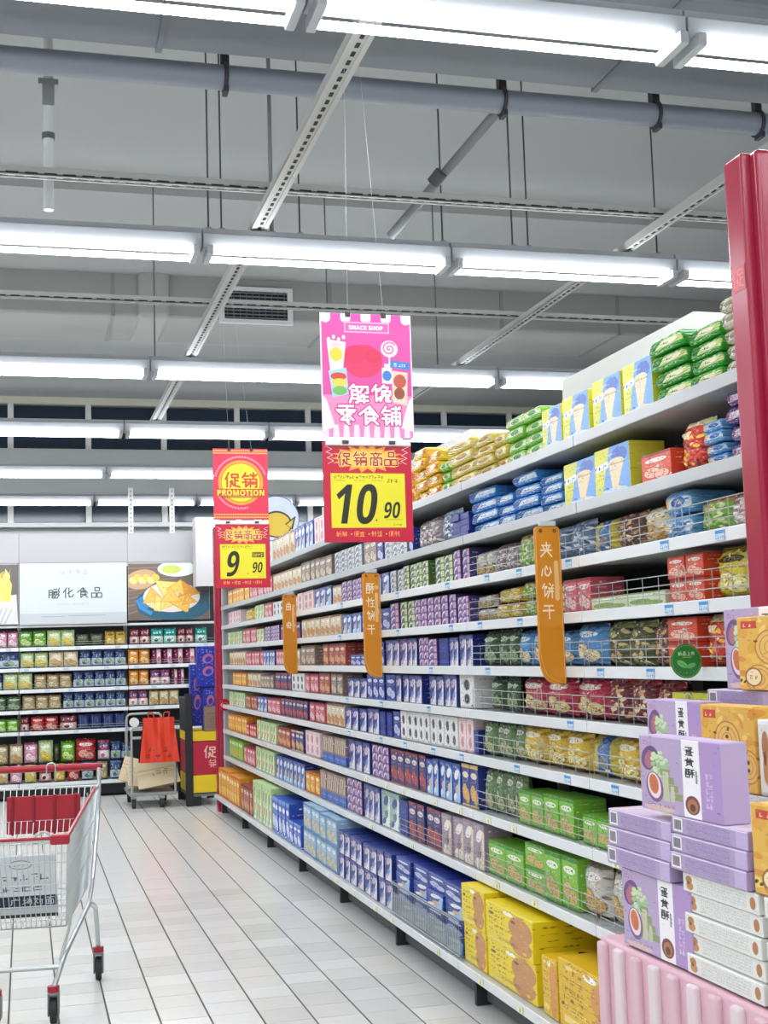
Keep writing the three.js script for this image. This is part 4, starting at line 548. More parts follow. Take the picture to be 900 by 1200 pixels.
{
  const t = thing('round_badge', 'round green badge with leaf picture on the shelf edge beside purple boxes', 'badge', [1.945, 1.548, -3.64]);
  part('disc', new THREE.CylinderGeometry(0.052, 0.052, 0.004, 40).rotateX(Math.PI / 2), M('#1f7a30', 0.35), t);
  part('printed_face', new THREE.CircleGeometry(0.051, 40).translate(0, 0, 0.0026), T(canvas(192, 192, (g) => { rect(g, 0, 0, 192, 192, '#1f7a30'); g.strokeStyle = '#7fae4a'; g.lineWidth = 3; g.beginPath(); g.arc(96, 96, 90, 0, 7); g.stroke(); words(g, '新品上市', 44, 40, 24, 3, 3, '#cfe0b8'); rect(g, 70, 72, 60, 3, '#b9c95a'); ell(g, 68, 112, 36, 17, '#7cc070', 0.5); ell(g, 124, 122, 30, 14, '#6cb462', -0.3); g.strokeStyle = '#2c8a3c'; g.lineWidth = 3; g.beginPath(); g.moveTo(40, 98); g.lineTo(98, 130); g.stroke(); for (let k = 0; k < 5; k++) scrawl(g, 44 + k * 22, 150 + (k % 4 ? 6 : 0), 14, 11, '#a8c88a', 12); }), 0.35), t);
  part('clip', span(0.02, 0.048, -0.012, 0.0, -0.004, 0.0), M('#d9dcdc', 0.3), t);
  const r = thing('round_badge', 'small round red badge on the far red post', 'badge', [2.02, 1.113, -13.873]);
  part('disc', new THREE.CylinderGeometry(0.062, 0.062, 0.006, 32).rotateX(Math.PI / 2), M('#c01830', 0.35), r); part('emblem', new THREE.TorusGeometry(0.036, 0.005, 6, 24).scale(1, 0.6, 1).translate(0, 0, 0.004), M('#e8a0a4', 0.4), r); part('clip', span(0.05, 0.085, -0.05, -0.02, -0.008, 0.0), M('#e8e8e8', 0.4), r);
  const d = thing('round_sign', 'round blue-rimmed white sign with yellow shape above the far shelves', 'sign', [2.3, 2.9, -12.2]);
  part('disc', new THREE.CylinderGeometry(0.22, 0.22, 0.02, 48).rotateX(Math.PI / 2), M('#4f78b8', 0.4), d);
  part('printed_face', new THREE.CircleGeometry(0.212, 48).translate(0, 0, 0.0106), T(canvas(160, 160, (g) => { rect(g, 0, 0, 160, 160, '#dfe8f4'); ell(g, 80, 100, 56, 48, '#1f242c'); ell(g, 80, 101, 51, 43, '#ecc83a'); poly(g, [[110, 100], [150, 70], [138, 120]], '#1f242c'); poly(g, [[114, 102], [143, 80], [133, 114]], '#ecc83a'); }), 0.4), d);
  part('stand', rod(V(0, -0.5, -0.016), V(0, -0.1, -0.016), 0.008, 8), steel, d);
}
// ---------- wall of chips at the far end ----------
const BZ = -16.4, BSH = [1.80, 1.552, 1.298, 1.05, 0.798, 0.2], BX = [-1.35, -0.075, 1.215, 2.5];
for (let b = 0; b < 3; b++) {
  const x0 = BX[b], x1 = BX[b + 1], L = x1 - x0, xc = (x0 + x1) / 2;
  const t = thing('wall_shelf_bay', `white far-wall shelf bay of chip bags ${['below the left fries photo', 'below the white lettered board', 'below the photo of chips in bowl'][b]}`, 'shelving', [xc, 0, BZ], 'chip shelf bays');
  part('back_panel', span(-L / 2 + 0.001, L / 2 - 0.001, 0.05, 2.8, -0.5, -0.48), M('#33373b', 0.7), t);
  part('header_panel', rbox(L - 0.006, 0.36, 0.03, 0, 2.995, -0.02, 0.004), M('#b4b3b5', 0.5), t);
  part('top_rail', rbox(L - 0.004, 0.03, 0.05, 0, 2.05, -0.02, 0.006), M('#cfd2d3', 0.4), t);
  for (const e of [-1, 1]) part('upright', span(e * (L / 2 - 0.012) - 0.01, e * (L / 2 - 0.012) + 0.01, 0, 3.17, -0.48, -0.44), steel, t);
  BSH.forEach((y, s) => { const z0 = s === 5 ? 0.14 : 0; const sh = part('shelf', span(-L / 2 + 0.003, L / 2 - 0.003, y - 0.034, y - 0.006, -0.47, z0 - 0.006), steel, t); part('price_strip', rbox(L - 0.01, 0.044, 0.01, 0, y - 0.023, z0, 0.003), stripM, sh);
    if (s < 5) { const wire = M('#9fa3a2', 0.4, 0.4); const gd = part('wire_guard', merge([0.025, 0.055].map((q) => rod(V(-L / 2 + 0.02, y + q, -0.004), V(L / 2 - 0.02, y + q, -0.004), 0.0025, 5))), wire, t); }
    if (s < 5) for (let k = 0; k < 3; k++) part('price_tag', box(0.06, 0.03, 0.003, -L / 2 + (k + rr(0.2, 0.8)) * L / 3, y - 0.022, z0 + 0.0066), M('#b9c6d6', 0.5), sh); });
  part('kick_plate', span(-L / 2, L / 2, 0.02, 0.16, -0.02, -0.01), M('#2a2c2e', 0.6), t);
}
const BACK = [
  `pk -0.332 -0.086 2 0.2, lg -0.076 0.241 2 0.21, yw 0.251 0.583 2 0.21, dk 0.593 0.928 2 0.15, oy 0.939 1.195 2 0.18, mr 1.237 1.485 2 0.2, tq 1.496 1.810 2 0.2, mr 1.820 2.021 2 0.2, tq 2.042 2.191 1 0.2`,
  `nb -0.312 -0.077 1 0.2, yw -0.057 0.261 2 0.19, cr 0.271 0.622 2 0.2, nb 0.632 1.193 4 0.2, og 1.214 1.483 2 0.2, mg 1.503 1.901 3 0.19, mg 1.912 2.049 1 0.19`,
  `nb -0.449 -0.273 1 0.19, yw -0.263 0.081 2 0.2, tn 0.101 0.540 3 0.18, nb 0.560 1.191 5 0.2, og 1.222 1.470 2 0.2, pwt 1.480 1.730 2 0.19, mg 1.740 1.908 2 0.19`,
  `dg -0.390 -0.047 2 0.18, tn -0.038 0.419 3 0.18, nb 0.439 1.189 6 0.2, pwt 1.219 1.456 2 0.19, crb 1.467 1.831 3 0.19`,
  `ap -0.351 -0.077 2 0.16, mr -0.057 0.041 1 0.18, rd 0.061 0.378 2 0.18, mr 0.398 0.598 1 0.18, brd 0.608 1.186 4 0.18`,
];
function frontBag(id, w, h, d, s, pos, label, group) {   // a bag whose print looks to +z
  const m = new THREE.Mesh(bagGeo(w, h, d, s), pm(id)); m.name = numbered(PACK[id][0]); scene.add(m); tag(m, label, 'chip bag', group);
  m.position.set(...pos); m.rotation.y = Math.PI / 2 + rr(-0.05, 0.05); return m;
}
BACK.forEach((line, s) => {
  const runs = line.split(', ').map((r) => { const [id, a, b, n, h] = r.split(' '); return { id, a: +a, b: +b, n: +n, h: +h }; });
  runs.forEach((q, i) => { for (let c = 0; c < q.n; c++) {
    const w = (q.b - q.a) / q.n - 0.004, left = runs[i - 1], right = runs[i + 1], nm = short(PACK[q.id][1]), where = q.n > 1 ? `${PACK[q.id][1]}, ${ORD[c]} of ${NUM[q.n - 1]},` : PACK[q.id][1];
    const on = `${ORD[s]} far-wall shelf`;
    frontBag(q.id, w, Math.min(q.h, 0.205), 0.09, (i + c) % 4, [q.a + (c + 0.5) * (q.b - q.a) / q.n, BSH[s] - 0.003, BZ - 0.025], uniqueLabel([`${where} ${on}, ${left ? 'right of ' + short(PACK[left.id][1]) : 'at its left end'}`, `${where} ${on}, ${right ? 'left of ' + short(PACK[right.id][1]) : 'by the blue stack'}`]), q.n > 1 ? `${nm} on far-wall shelf ${ORD[s]}` : undefined);
  } });
});
{ // larger bags heaped on the bottom shelf
  const top = [['rbr2', -0.27, 0.15, 0.24], ['cr', -0.105, 0.15, 0.24], ['pk', 0.06, 0.155, 0.25], ['yw', 0.235, 0.17, 0.27], ['dk', 0.362, 0.06, 0.22], ['ap', 0.49, 0.165, 0.25], ['rd', 0.705, 0.23, 0.27], ['pwt', 0.915, 0.14, 0.24], ['nb', 1.06, 0.12, 0.22], ['nb', 1.19, 0.12, 0.2]];
  const nms = ['brown bag at the left edge', 'cream bag left of the pink one', 'pink bag', 'pale green bag with yellow picture', 'dark olive bag', 'apple-green bag', 'red bag, largest', 'purple and white bag', 'navy and green bag, left of two', 'navy and green bag, right of two'];
  top.forEach(([id, x, w, h], k) => { frontBag(id === 'rbr2' ? 'tn' : id, w, h, 0.12, k % 4, [x, 0.415, BZ + 0.06 - 0.09], `${nms[k]}, in upper layer heaped on the far-wall bottom shelf`).rotation.z = 0; });
  const low = ['cr', 'pk', 'yw', 'mr', 'oy', 'rd', 'nb', 'tn', 'nb', 'lg'];
  low.forEach((id, k) => frontBag(id, 0.135, 0.21, 0.1, k % 4, [-0.27 + k * 0.165, 0.2, BZ + 0.09], `${PACK[id][1].replace(/ with.*| lying.*/, '')} in lower heap layer on far-wall bottom shelf, ${ORD[k]} from left`, 'bags in the lower heap layer'));
}
const chips = (g, W, H) => {
  rect(g, 0, 0, W, H, '#6d6058'); for (let k = 0; k < 14; k++) { g.globalAlpha = 0.5; poly(g, [[0, k * 24], [W * 0.6, k * 18], [W * 0.6, k * 18 + 9], [0, k * 24 + 13]], k % 2 ? '#a58a72' : '#8a6f5c'); } g.globalAlpha = 1;
  ell(g, W * 0.16, H * 0.28, W * 0.2, H * 0.17, '#c9a57c', -0.2); for (let k = 0; k < 6; k++) ell(g, W * (0.06 + k * 0.055), H * (0.3 - (k % 2) * 0.05), W * 0.05, H * 0.06, k % 2 ? '#e8c95a' : '#f0d98a', 0.4);
  ell(g, W * 0.6, H * 0.1, W * 0.24, H * 0.14, '#eef0ea'); ell(g, W * 0.53, H * 0.11, W * 0.12, H * 0.08, '#cdd86a');
  g.save(); g.beginPath(); g.ellipse(W * 0.55, H * 0.72, W * 0.46, H * 0.3, 0.05, 0, 7); g.fillStyle = '#1f5a78'; g.fill(); g.restore();
  poly(g, [[W * 0.08, H * 0.66], [W * 0.2, H * 0.55], [W * 0.24, H * 0.8], [W * 0.14, H * 0.85]], '#2f86c0'); poly(g, [[W * 0.9, H * 0.5], [W, H * 0.48], [W * 0.98, H * 0.78], [W * 0.86, H * 0.86]], '#2c4a55');
  ell(g, W * 0.53, H * 0.6, W * 0.35, H * 0.27, '#e8dccb');
  const tri = (x, y, r, a, c, e) => { const q = (k, m) => [W * x + Math.cos(a + k * 2.09) * r * m, H * y + Math.sin(a + k * 2.09) * r * m * 0.8]; poly(g, [q(0, 1.08), q(1, 1.08), q(2, 1.08)], e); poly(g, [q(0, 1), q(1, 1), q(2, 1)], c); for (let k = 0; k < 14; k++) ell(g, W * x + rr(-0.4, 0.4) * r, H * y + rr(-0.3, 0.3) * r, rr(1, 4), rr(1, 3), k % 2 ? e : '#fbe7a4'); };
  for (const [x, y, r, a, c] of [[0.3, 0.6, 78, 0.4, '#eebd55'], [0.46, 0.42, 84, 1.7, '#f5d878'], [0.72, 0.5, 84, 2.3, '#e59b3a'], [0.6, 0.44, 70, 0.9, '#f0c75c'], [0.4, 0.72, 80, 0.1, '#f3d66e'], [0.66, 0.7, 92, 1.2, '#efbd52'], [0.52, 0.6, 74, 2.6, '#f0c45e'], [0.74, 0.66, 56, 0.3, '#e8a842'], [0.34, 0.76, 50, 1.1, '#f6e08c']]) tri(x, y, r, a, c, '#cc8a34');
  poly(g, [[W * 0.09, H * 0.64], [W * 0.2, H * 0.8], [W * 0.5, H * 0.9], [W * 0.8, H * 0.86], [W * 0.96, H * 0.66], [W * 0.97, H * 0.82], [W * 0.8, H * 0.99], [W * 0.3, H * 0.99], [W * 0.12, H * 0.86]], '#245e74'); poly(g, [[W * 0.09, H * 0.64], [W * 0.2, H * 0.8], [W * 0.3, H * 0.86], [W * 0.27, H * 0.92], [W * 0.13, H * 0.8]], '#3a8fc6');
};
board('wall_board', 'white board with dark lettering on the far chip shelves', 'board', 0.567, 2.438, BZ + 0.035, 1.27, 0.742, canvas(512, 300, (g, W, H) => {
  rect(g, 0, 0, W, H, '#cfd6d9'); rect(g, 0, H * 0.82, W, H * 0.18, '#bfc4c8'); words(g, '休闲食品', W * 0.37, H * 0.1, 28, 8, 2.5, '#b0b5b7'); scrawl(g, W * 0.39, H * 0.22, 120, 8, '#aab0b3', 7);
  words(g, '膨化食品', W * 0.265, H * 0.4, 54, 14, 5, '#4a4d50'); g.fillStyle = '#b4b9bc'; scrawl(g, W * 0.34, H * 0.65, 160, 12, '#b4b9bc', 10); rect(g, W * 0.2, H * 0.87, 110, 3, '#9aa0a4'); rect(g, W * 0.45, H * 0.86, 180, 3, '#9aa0a4');
}));
board('food_photo', 'photo board of yellow chips in a blue bowl on the far shelves', 'photo board', 1.72, 2.445, BZ + 0.02, 1.0, 0.7, canvas(512, 360, chips));
board('food_photo', 'photo board of fries in a pale cone, cut by the left picture edge', 'photo board', -0.58, 2.438, BZ + 0.02, 1.0, 0.72, canvas(360, 256, (g, W, H) => { rect(g, 0, 0, W, H, '#6a645e'); poly(g, [[W * 0.5, H * 0.6], [W * 0.98, H * 0.5], [W, H], [W * 0.5, H]], '#d9d8d6'); for (let k = 0; k < 40; k++) { const x = W * rr(0.55, 0.9); poly(g, [[x, H * 0.62], [x + 14, H * 0.62], [x + rr(-40, 40) + 12, H * rr(0.05, 0.4)], [x + rr(-40, 40), H * rr(0.05, 0.4)]], ['#f0d76a', '#e3b544', '#f5e493'][k % 3]); } for (let k = 0; k < 6; k++) poly(g, [[W * (0.62 + k * 0.06), H * 0.74], [W * (0.64 + k * 0.06), H * 0.72], [W * (0.6 + k * 0.05), H], [W * (0.58 + k * 0.05), H]], '#b9b9ba'); }));
{
  const t = thing('pillar_box', 'white boxed pillar head right of the chip picture, left of the far red post', 'pillar box', [2.16, 2.48, -16.15]); part('front_panel', rbox(0.3, 0.85, 0.02, 0, 0.425, 0.13, 0.004), M('#c9c5c8', 0.5), t); part('side_panel', rbox(0.02, 0.85, 0.28, -0.14, 0.425, -0.02, 0.004), M('#c4c1c4', 0.5), t); part('side_panel', rbox(0.02, 0.85, 0.28, 0.14, 0.425, -0.02, 0.004), M('#c4c1c4', 0.5), t);
  for (const [x, l] of [[1.27, 'left'], [1.78, 'right']]) { const p = thing('perforated_post', `white perforated post rising behind the far header panels, ${l} one of two`, 'post', [x, 3.17, -16.5]); part('post_body', span(-0.03, 0.03, -0.3, 0.58, -0.02, 0.02), white, p); const s = []; for (let k = 0; k < 10; k++) s.push(span(-0.006, 0.006, 0.03 + k * 0.055, 0.05 + k * 0.055, 0.0195, 0.0215)); part('slot', merge(s), M('#55585a', 0.8), p); }
}
// blue stack on its red and yellow plinth at the end of the aisle
{
  const t = thing('promotion_plinth', 'red and yellow promotion plinth with black corner posts below the blue boxes', 'plinth', [1.9, 0, -15.05]), Y = M('#e8c81e', 0.45), R = M('#b8203c', 0.45), K = M('#1c1e24', 0.5);
  part('yellow_band', rbox(0.36, 0.1, 0.8, 0, 0.75, 0, 0.004), Y, t); part('yellow_band', rbox(0.36, 0.19, 0.8, 0, 0.235, 0, 0.004), Y, t); part('red_panel', rbox(0.355, 0.36, 0.795, 0, 0.512, 0, 0.004), R, t); part('pallet', rbox(0.36, 0.03, 0.8, 0, 0.115, 0, 0.004), M('#6a6d70', 0.6), t);
  for (const [a, b] of [[-1, 1], [-1, -1], [1, -1]]) part('corner_post', rbox(0.08, b > 0 ? 1.22 : 0.8, 0.06, a * 0.165, b > 0 ? 0.61 : 0.4, b * 0.385, 0.006), K, t);
  part('foot', rbox(0.13, 0.1, 0.12, -0.1, 0.05, 0.34, 0.01), K, t); for (const z of [0.1, -0.3]) part('wheel', rod(V(-0.15, 0.05, z), V(-0.11, 0.05, z), 0.05, 16), K, t);
  const pr = part('printed_face', new THREE.PlaneGeometry(0.26, 0.3), T(canvas(160, 192, (g) => { rect(g, 0, 0, 160, 192, '#b8203c'); words(g, '促', 60, 14, 88, 4, 9, '#f0c9b4'); words(g, '销', 90, 108, 60, 4, 6, '#e8a89a'); }), 0.45), t); pr.position.set(0.03, 0.52, 0.399);
  const shelfBlack = thing('black_tray', 'black box standing left of the blue boxes on the promotion plinth', 'box', [1.752, 0.802, -15.15]); part('tray_body', rbox(0.07, 0.36, 0.5, 0, 0.18, 0, 0.005), K, shelfBlack); part('rim', rbox(0.075, 0.02, 0.51, 0, 0.365, 0, 0.004), M('#2a2d34', 0.4), shelfBlack);
  const blueTex = T(canvas(128, 256, (g, W, H) => { rect(g, 0, 0, W, H, '#1f2fa0'); for (let k = 0; k < 160; k++) ell(g, rnd() * W, rnd() * H, rr(1, 3), rr(1, 3), ['#5a78dc', '#8fb0f0', '#2c48c4', '#c9b0d0'][k % 4]); for (const y of [0.3, 0.62]) { ell(g, W * 0.5, H * y, W * 0.28, H * 0.12, '#b56a8c', -0.6); ell(g, W * 0.52, H * (y + 0.02), W * 0.17, H * 0.07, '#2c3aa8', -0.6); } scrawl(g, 20, 14, 90, 26, '#7f9cf0', 24); }), 0.35);
  const stack = [[1.98, 0.24, 1.29, 0.45, 'tallest upper blue gift box on the promotion plinth'], [1.875, 0.15, 0.85, 0.69, 'blue gift box of middle height, left of the tallest one'], [1.995, 0.16, 0.802, 0.485, 'lowest blue gift box under the tallest one, behind the brown carton']];
  stack.forEach(([x, w, y, h, l], k) => { const b = thing('gift_box', l, 'gift box', [x - (k === 0 ? 0.01 : 0), y, -14.83 - k * 0.02], 'blue gift boxes on the plinth'); if (k === 1) b.position.set(1.87, y, -15.03); part('carton_body', rbox(w, h, 0.16, 0, h / 2, 0, 0.006), M('#1f2fa0', 0.4), b); const f = part('printed_face', new THREE.PlaneGeometry(w * 0.96, h * 0.96), blueTex, b); f.position.set(0, h / 2, 0.0806); part('ribbon', rbox(0.02, h, 0.164, w * 0.36, h / 2, 0, 0.002), M('#8a4a78', 0.4), b); });
  const c = thing('brown_carton', 'small brown carton in front of the blue boxes on the plinth', 'carton', [1.995, 0.802, -14.7]); part('carton_body', rbox(0.17, 0.27, 0.08, 0, 0.135, 0, 0.004), M('#8a7460', 0.8), c); const f = part('printed_face', new THREE.PlaneGeometry(0.15, 0.25), T(canvas(64, 96, (g) => { rect(g, 0, 0, 64, 96, '#8a7460'); for (let k = 0; k < 6; k++) scrawl(g, 6, 22 + k * 11, 50, 8, '#5a4a3c', 9); }), 0.8), c); f.position.set(0, 0.135, 0.0406);
}
// platform trolley with flattened cartons and a red bag
{
  const t = thing('stock_trolley', 'grey tubular stock trolley with flattened cartons by the far shelves', 'trolley', [1.34, 0, -15.1]), m = M('#b4b7b4', 0.35, 0.4), K = M('#2b2d2f', 0.6);
  part('deck', rbox(0.5, 0.03, 0.85, 0, 0.15, 0, 0.006), M('#8d908e', 0.5), t);
  const fr = part('handle_frame', tube([[-0.22, 0.16, 0.36], [-0.22, 0.8, 0.36], [-0.2, 0.86, 0.36], [0.22, 0.86, 0.36], [0.25, 0.8, 0.36], [0.25, 0.16, 0.36]], 0.014, 60, 8), m, t); part('cross_bar', rod(V(-0.22, 0.76, 0.36), V(0.25, 0.76, 0.36), 0.016, 8), m, fr);
  part('handle_frame', tube([[-0.22, 0.16, -0.38], [-0.22, 0.92, -0.38], [-0.18, 0.99, -0.38], [0.14, 0.99, -0.38], [0.18, 0.92, -0.38], [0.18, 0.16, -0.38]], 0.014, 60, 8), m, t);
  for (const [x, z] of [[-0.2, 0.33], [0.1, 0.36], [-0.2, -0.35], [0.2, -0.35]]) { const c = part('caster', span(x - 0.03, x + 0.03, 0.1, 0.14, z - 0.03, z + 0.03), m, t); part('wheel', rod(V(x - 0.02, 0.055, z), V(x + 0.02, 0.055, z), 0.055, 18), K, c); }
  part('paper_roll', rod(V(-0.19, 0.93, 0.3), V(-0.19, 0.93, 0.4), 0.05, 16), M('#e3e0de', 0.7), t);
  const bag = thing('plastic_bag', 'red plastic bag with black marks hanging on the stock trolley', 'bag', [1.4, 0.5, -14.6]);
  const g = new THREE.PlaneGeometry(0.4, 0.48, 14, 14); const p = g.attributes.position; for (let i = 0; i < p.count; i++) { const y = p.getY(i) / 0.48 + 0.5, x = p.getX(i) * (1.08 - 0.3 * y + (y > 0.92 ? 0.06 : 0)); p.setXYZ(i, x, p.getY(i) + 0.24, 0.03 + 0.035 * (1 - y) + 0.012 * Math.sin(x * 34 + y * 5) + 0.008 * Math.sin(x * 71)); } g.computeVertexNormals();
  part('bag_front', g, T(canvas(160, 192, (c) => { rect(c, 0, 0, 160, 192, '#dc3a1f'); for (const [x, y] of [[36, 122], [94, 126], [20, 152], [62, 156], [108, 154]]) scrawl(c, x, y, 28, 22, '#4a1a14', 26); }), 0.35, { side: THREE.DoubleSide }), bag);
  part('bag_back', g.clone().scale(1, 1, -1).translate(0, 0, -0.005), M('#c9341c', 0.4, 0, { side: THREE.DoubleSide }), bag);
  for (const s of [-1, 1]) part('handle_loop', tube([[s * 0.1, 0.46, 0.03], [s * 0.12, 0.53, 0.01], [s * 0.06, 0.53, 0.01], [s * 0.05, 0.46, 0.03]], 0.007, 16, 6), M('#d4381e', 0.4), bag);
  const card = T(canvas(96, 64, (c) => { rect(c, 0, 0, 96, 64, '#d9c7a4'); scrawl(c, 30, 24, 44, 14, '#8a7350', 15); rect(c, 0, 30, 96, 1, '#b59f78'); }), 0.85);
  const sheets = [['largest tilted flattened carton in front on the trolley', 1.4, 0.46, 0.3, 0.16], ['second flattened carton from the front on the trolley', 1.3, 0.4, 0.32, -0.12], ['short flattened carton in the middle of the trolley load', 1.34, 0.5, 0.26, 0.05], ['narrow flattened carton sticking out left on the trolley', 1.2, 0.34, 0.3, -0.3], ['rearmost flattened carton on the trolley', 1.36, 0.4, 0.34, 0.03]];
  sheets.forEach(([l, x, w, h, rz], k) => { const s = thing('flattened_carton', l, 'cardboard', [x, 0.192 + (h / 2) * 0.853 + (w / 2) * Math.abs(Math.sin(rz)), -14.84 - k * 0.095], 'cartons on the trolley'); s.rotation.set(-0.55, 0, rz); part('sheet', rbox(w, h, 0.02, 0, 0, 0, 0.003), card, s); part('sheet', rbox(w * 0.92, h * 0.94, 0.012, 0.012, -0.006, -0.018, 0.003), M('#c9b48c', 0.85), s); part('fold', rbox(w, 0.006, 0.006, 0, h * 0.18, 0.009, 0.002), M('#b39d74', 0.85), s); });
}
// ---------- shopping cart ----------
{
  const t = thing('shopping_cart', 'chrome shopping cart with red handle and advert board at the left edge', 'shopping cart', [-0.005, 0, -6.26]); t.rotation.y = -0.09;
  const ch = M('#c6cccb', 0.28, 0.75), red = M('#a81a2c', 0.35), K = M('#26282a', 0.6), grey = M('#7d8084', 0.5, 0.2);
  // basket corners: bottom front, top front, bottom rear, top rear
  const bf = [0.19, 0.45, 0.14], tf = [0.215, 0.86, 0.43], br = [0.25, 0.5, -0.55], tr = [0.285, 0.95, -0.98];
  const mix = (a, b, k) => a.map((v, i) => v + (b[i] - v) * k), at = (p, s) => V(p[0] * s, p[1], p[2]);
  const panel = (name, a, b, c, d, nv, nh, r) => { const l = []; for (let k = 0; k <= nv; k++) l.push(rod(mixV(a, b, k / nv), mixV(c, d, k / nv), r, 5)); part(name, merge(l), ch, t); for (let k = 0; k <= nh; k++) part('cross_wire', rod(mixV(a, c, k / nh), mixV(b, d, k / nh), 0.0032, 6), ch, t); };
  const mixV = (a, b, k) => a.clone().lerp(b, k);
  panel('basket_front', at(bf, -1), at(bf, 1), at(tf, -1), at(tf, 1), 18, 4, 0.002);
  panel('basket_rear', at(br, -1), at(br, 1), at(tr, -1), at(tr, 1), 18, 3, 0.0024);
  for (const s of [-1, 1]) panel('basket_side', at(bf, s), at(br, s), at(tf, s), at(tr, s), 34, 3, 0.0018);
  panel('basket_floor', at(bf, -1), at(bf, 1), at(br, -1), at(br, 1), 14, 6, 0.002);
  for (const s of [-1, 1]) {
    part('rim_bar', rod(at(tf, s), at(tr, s), 0.006, 8), ch, t);
    part('rim_trim', rod(at(mix(tf, tr, 0.02), s).add(V(0, 0.012, 0)), at(mix(tf, tr, 0.9), s).add(V(0, 0.012, 0)), 0.008, 8), red, t);
    part('corner_cap', rbox(0.08, 0.042, 0.05, s * 0.185, 0.862, 0.432, 0.008), red, t);
    part('handle_post', tube([[s * 0.262, 0.44, -0.44], [s * 0.272, 0.52, -0.62], [s * 0.289, 0.8, -0.9], [s * 0.293, 0.95, -1.0], [s * 0.29, 1.04, -1.055]], 0.011, 20, 8), ch, t);
    const fr = part('frame_leg', tube([[s * 0.125, 0.15, 0.0], [s * 0.17, 0.28, -0.08], [s * 0.235, 0.4, -0.25], [s * 0.265, 0.44, -0.42], [s * 0.285, 0.38, -0.62], [s * 0.293, 0.16, -0.765]], 0.0125, 48, 10), ch, t);
    part('frame_brace', tube([[s * 0.15, 0.26, -0.06], [s * 0.19, 0.4, -0.1], [s * 0.2, 0.46, -0.05]], 0.007, 16, 8), ch, fr);
    for (const [x, z] of [[0.125, 0.0], [0.293, -0.765]]) {
      const c = part('caster', merge([rbox(0.009, 0.1, 0.06, s * x + 0.021, 0.085, z - 0.012, 0.004), rbox(0.009, 0.1, 0.06, s * x - 0.021, 0.085, z - 0.012, 0.004), rbox(0.05, 0.012, 0.06, s * x, 0.134, z, 0.004)]), grey, t);
      part('wheel', merge([rod(V(s * x - 0.014, 0.058, z - 0.02), V(s * x + 0.014, 0.058, z - 0.02), 0.058, 24)]), K, c); part('collar', rod(V(s * x, 0.138, z), V(s * x, 0.165, z), 0.027, 16), red, c); part('hub', rod(V(s * x - 0.017, 0.058, z - 0.02), V(s * x + 0.017, 0.058, z - 0.02), 0.018, 16), M('#8d9094', 0.4), c);
    }
  }
  part('rim_bar', rod(at(tf, -1), at(tf, 1), 0.006, 8), ch, t); part('rim_bar', rod(at(tr, -1), at(tr, 1), 0.006, 8), ch, t);
  part('rim_trim', rod(at(tf, -1).add(V(0, 0.008, 0.006)), at(tf, 1).add(V(0, 0.008, 0.006)), 0.007, 8), red, t);
  part('cross_bar', rod(V(-0.15, 0.235, -0.05), V(0.15, 0.235, -0.05), 0.011, 10), ch, t);
  const h = part('handle', rod(V(-0.3, 1.045, -1.06), V(0.3, 1.045, -1.06), 0.018, 16), red, t); part('handle_core', rod(V(-0.31, 1.045, -1.06), V(0.31, 1.045, -1.06), 0.011, 12), K, h); part('coin_hook', tube([[0.02, 1.0, -1.03], [0.02, 1.06, -1.035], [0.03, 1.072, -1.04], [0.055, 1.072, -1.04], [0.065, 1.06, -1.035], [0.065, 0.98, -1.03]], 0.0035, 24, 6), ch, h);
  const seat = part('child_seat', rbox(0.37, 0.19, 0.012, 0.02, 0.83, -0.84, 0.006), red, t); for (let k = 0; k < 4; k++) part('seat_rib', rbox(0.014, 0.2, 0.018, -0.135 + k * 0.105, 0.83, -0.835, 0.004), M('#8c1424', 0.4), seat);
  part('seat_frame', tube([[-0.24, 0.93, -0.82], [-0.24, 0.7, -0.8], [0.24, 0.7, -0.8], [0.24, 0.93, -0.82]], 0.004, 30, 6), ch, t); part('seat_latch', new THREE.TorusGeometry(0.045, 0.008, 8, 20, Math.PI).translate(0.02, 0.7, -0.79), M('#b9bcb4', 0.5), t);
  part('seat_floor', merge([...Array(12).keys()].map((k) => rod(V(-0.24 + k * 0.0436, 0.72, -0.84), V(-0.21 + k * 0.038, 0.72, -0.5), 0.0018, 5))), ch, t);
  const ad = part('advert_board', rbox(0.35, 0.36, 0.004, -0.015, 0, 0, 0.0015), M('#e3e6ea', 0.4), t); ad.position.set(0, 0.645, 0.255); ad.rotation.x = 0.615;
  const f = part('printed_face', new THREE.PlaneGeometry(0.345, 0.355), T(canvas(320, 330, (g, W, H) => {
    rect(g, 0, 0, W, H, '#e2e6ea'); g.strokeStyle = '#7f858c'; g.lineWidth = 4; g.beginPath(); g.ellipse(186, 44, 42, 22, 0, 0, 7); g.stroke(); scrawl(g, 160, 36, 54, 16, '#7f858c', 14);
    scrawl(g, 100, 92, 200, 36, '#4a5058', 38); scrawl(g, 62, 150, 240, 38, '#4a4e54', 40); scrawl(g, 40, 140, 26, 14, '#8a9098', 12); ell(g, 58, 104, 20, 22, '#3a4048'); rect(g, 40, 124, 38, 30, '#8a9098'); rect(g, 0, 212, W, 66, '#1d2740'); words(g, '广场对面', 136, 222, 40, 5, 4, '#d9dfea'); scrawl(g, 30, 226, 96, 32, '#8f9ab4', 36); rect(g, 0, 278, W, 34, '#c9cdd2'); rect(g, 0, 312, W, 18, '#23282e');
  }), 0.4), ad); f.position.set(-0.015, 0, 0.0028);
}
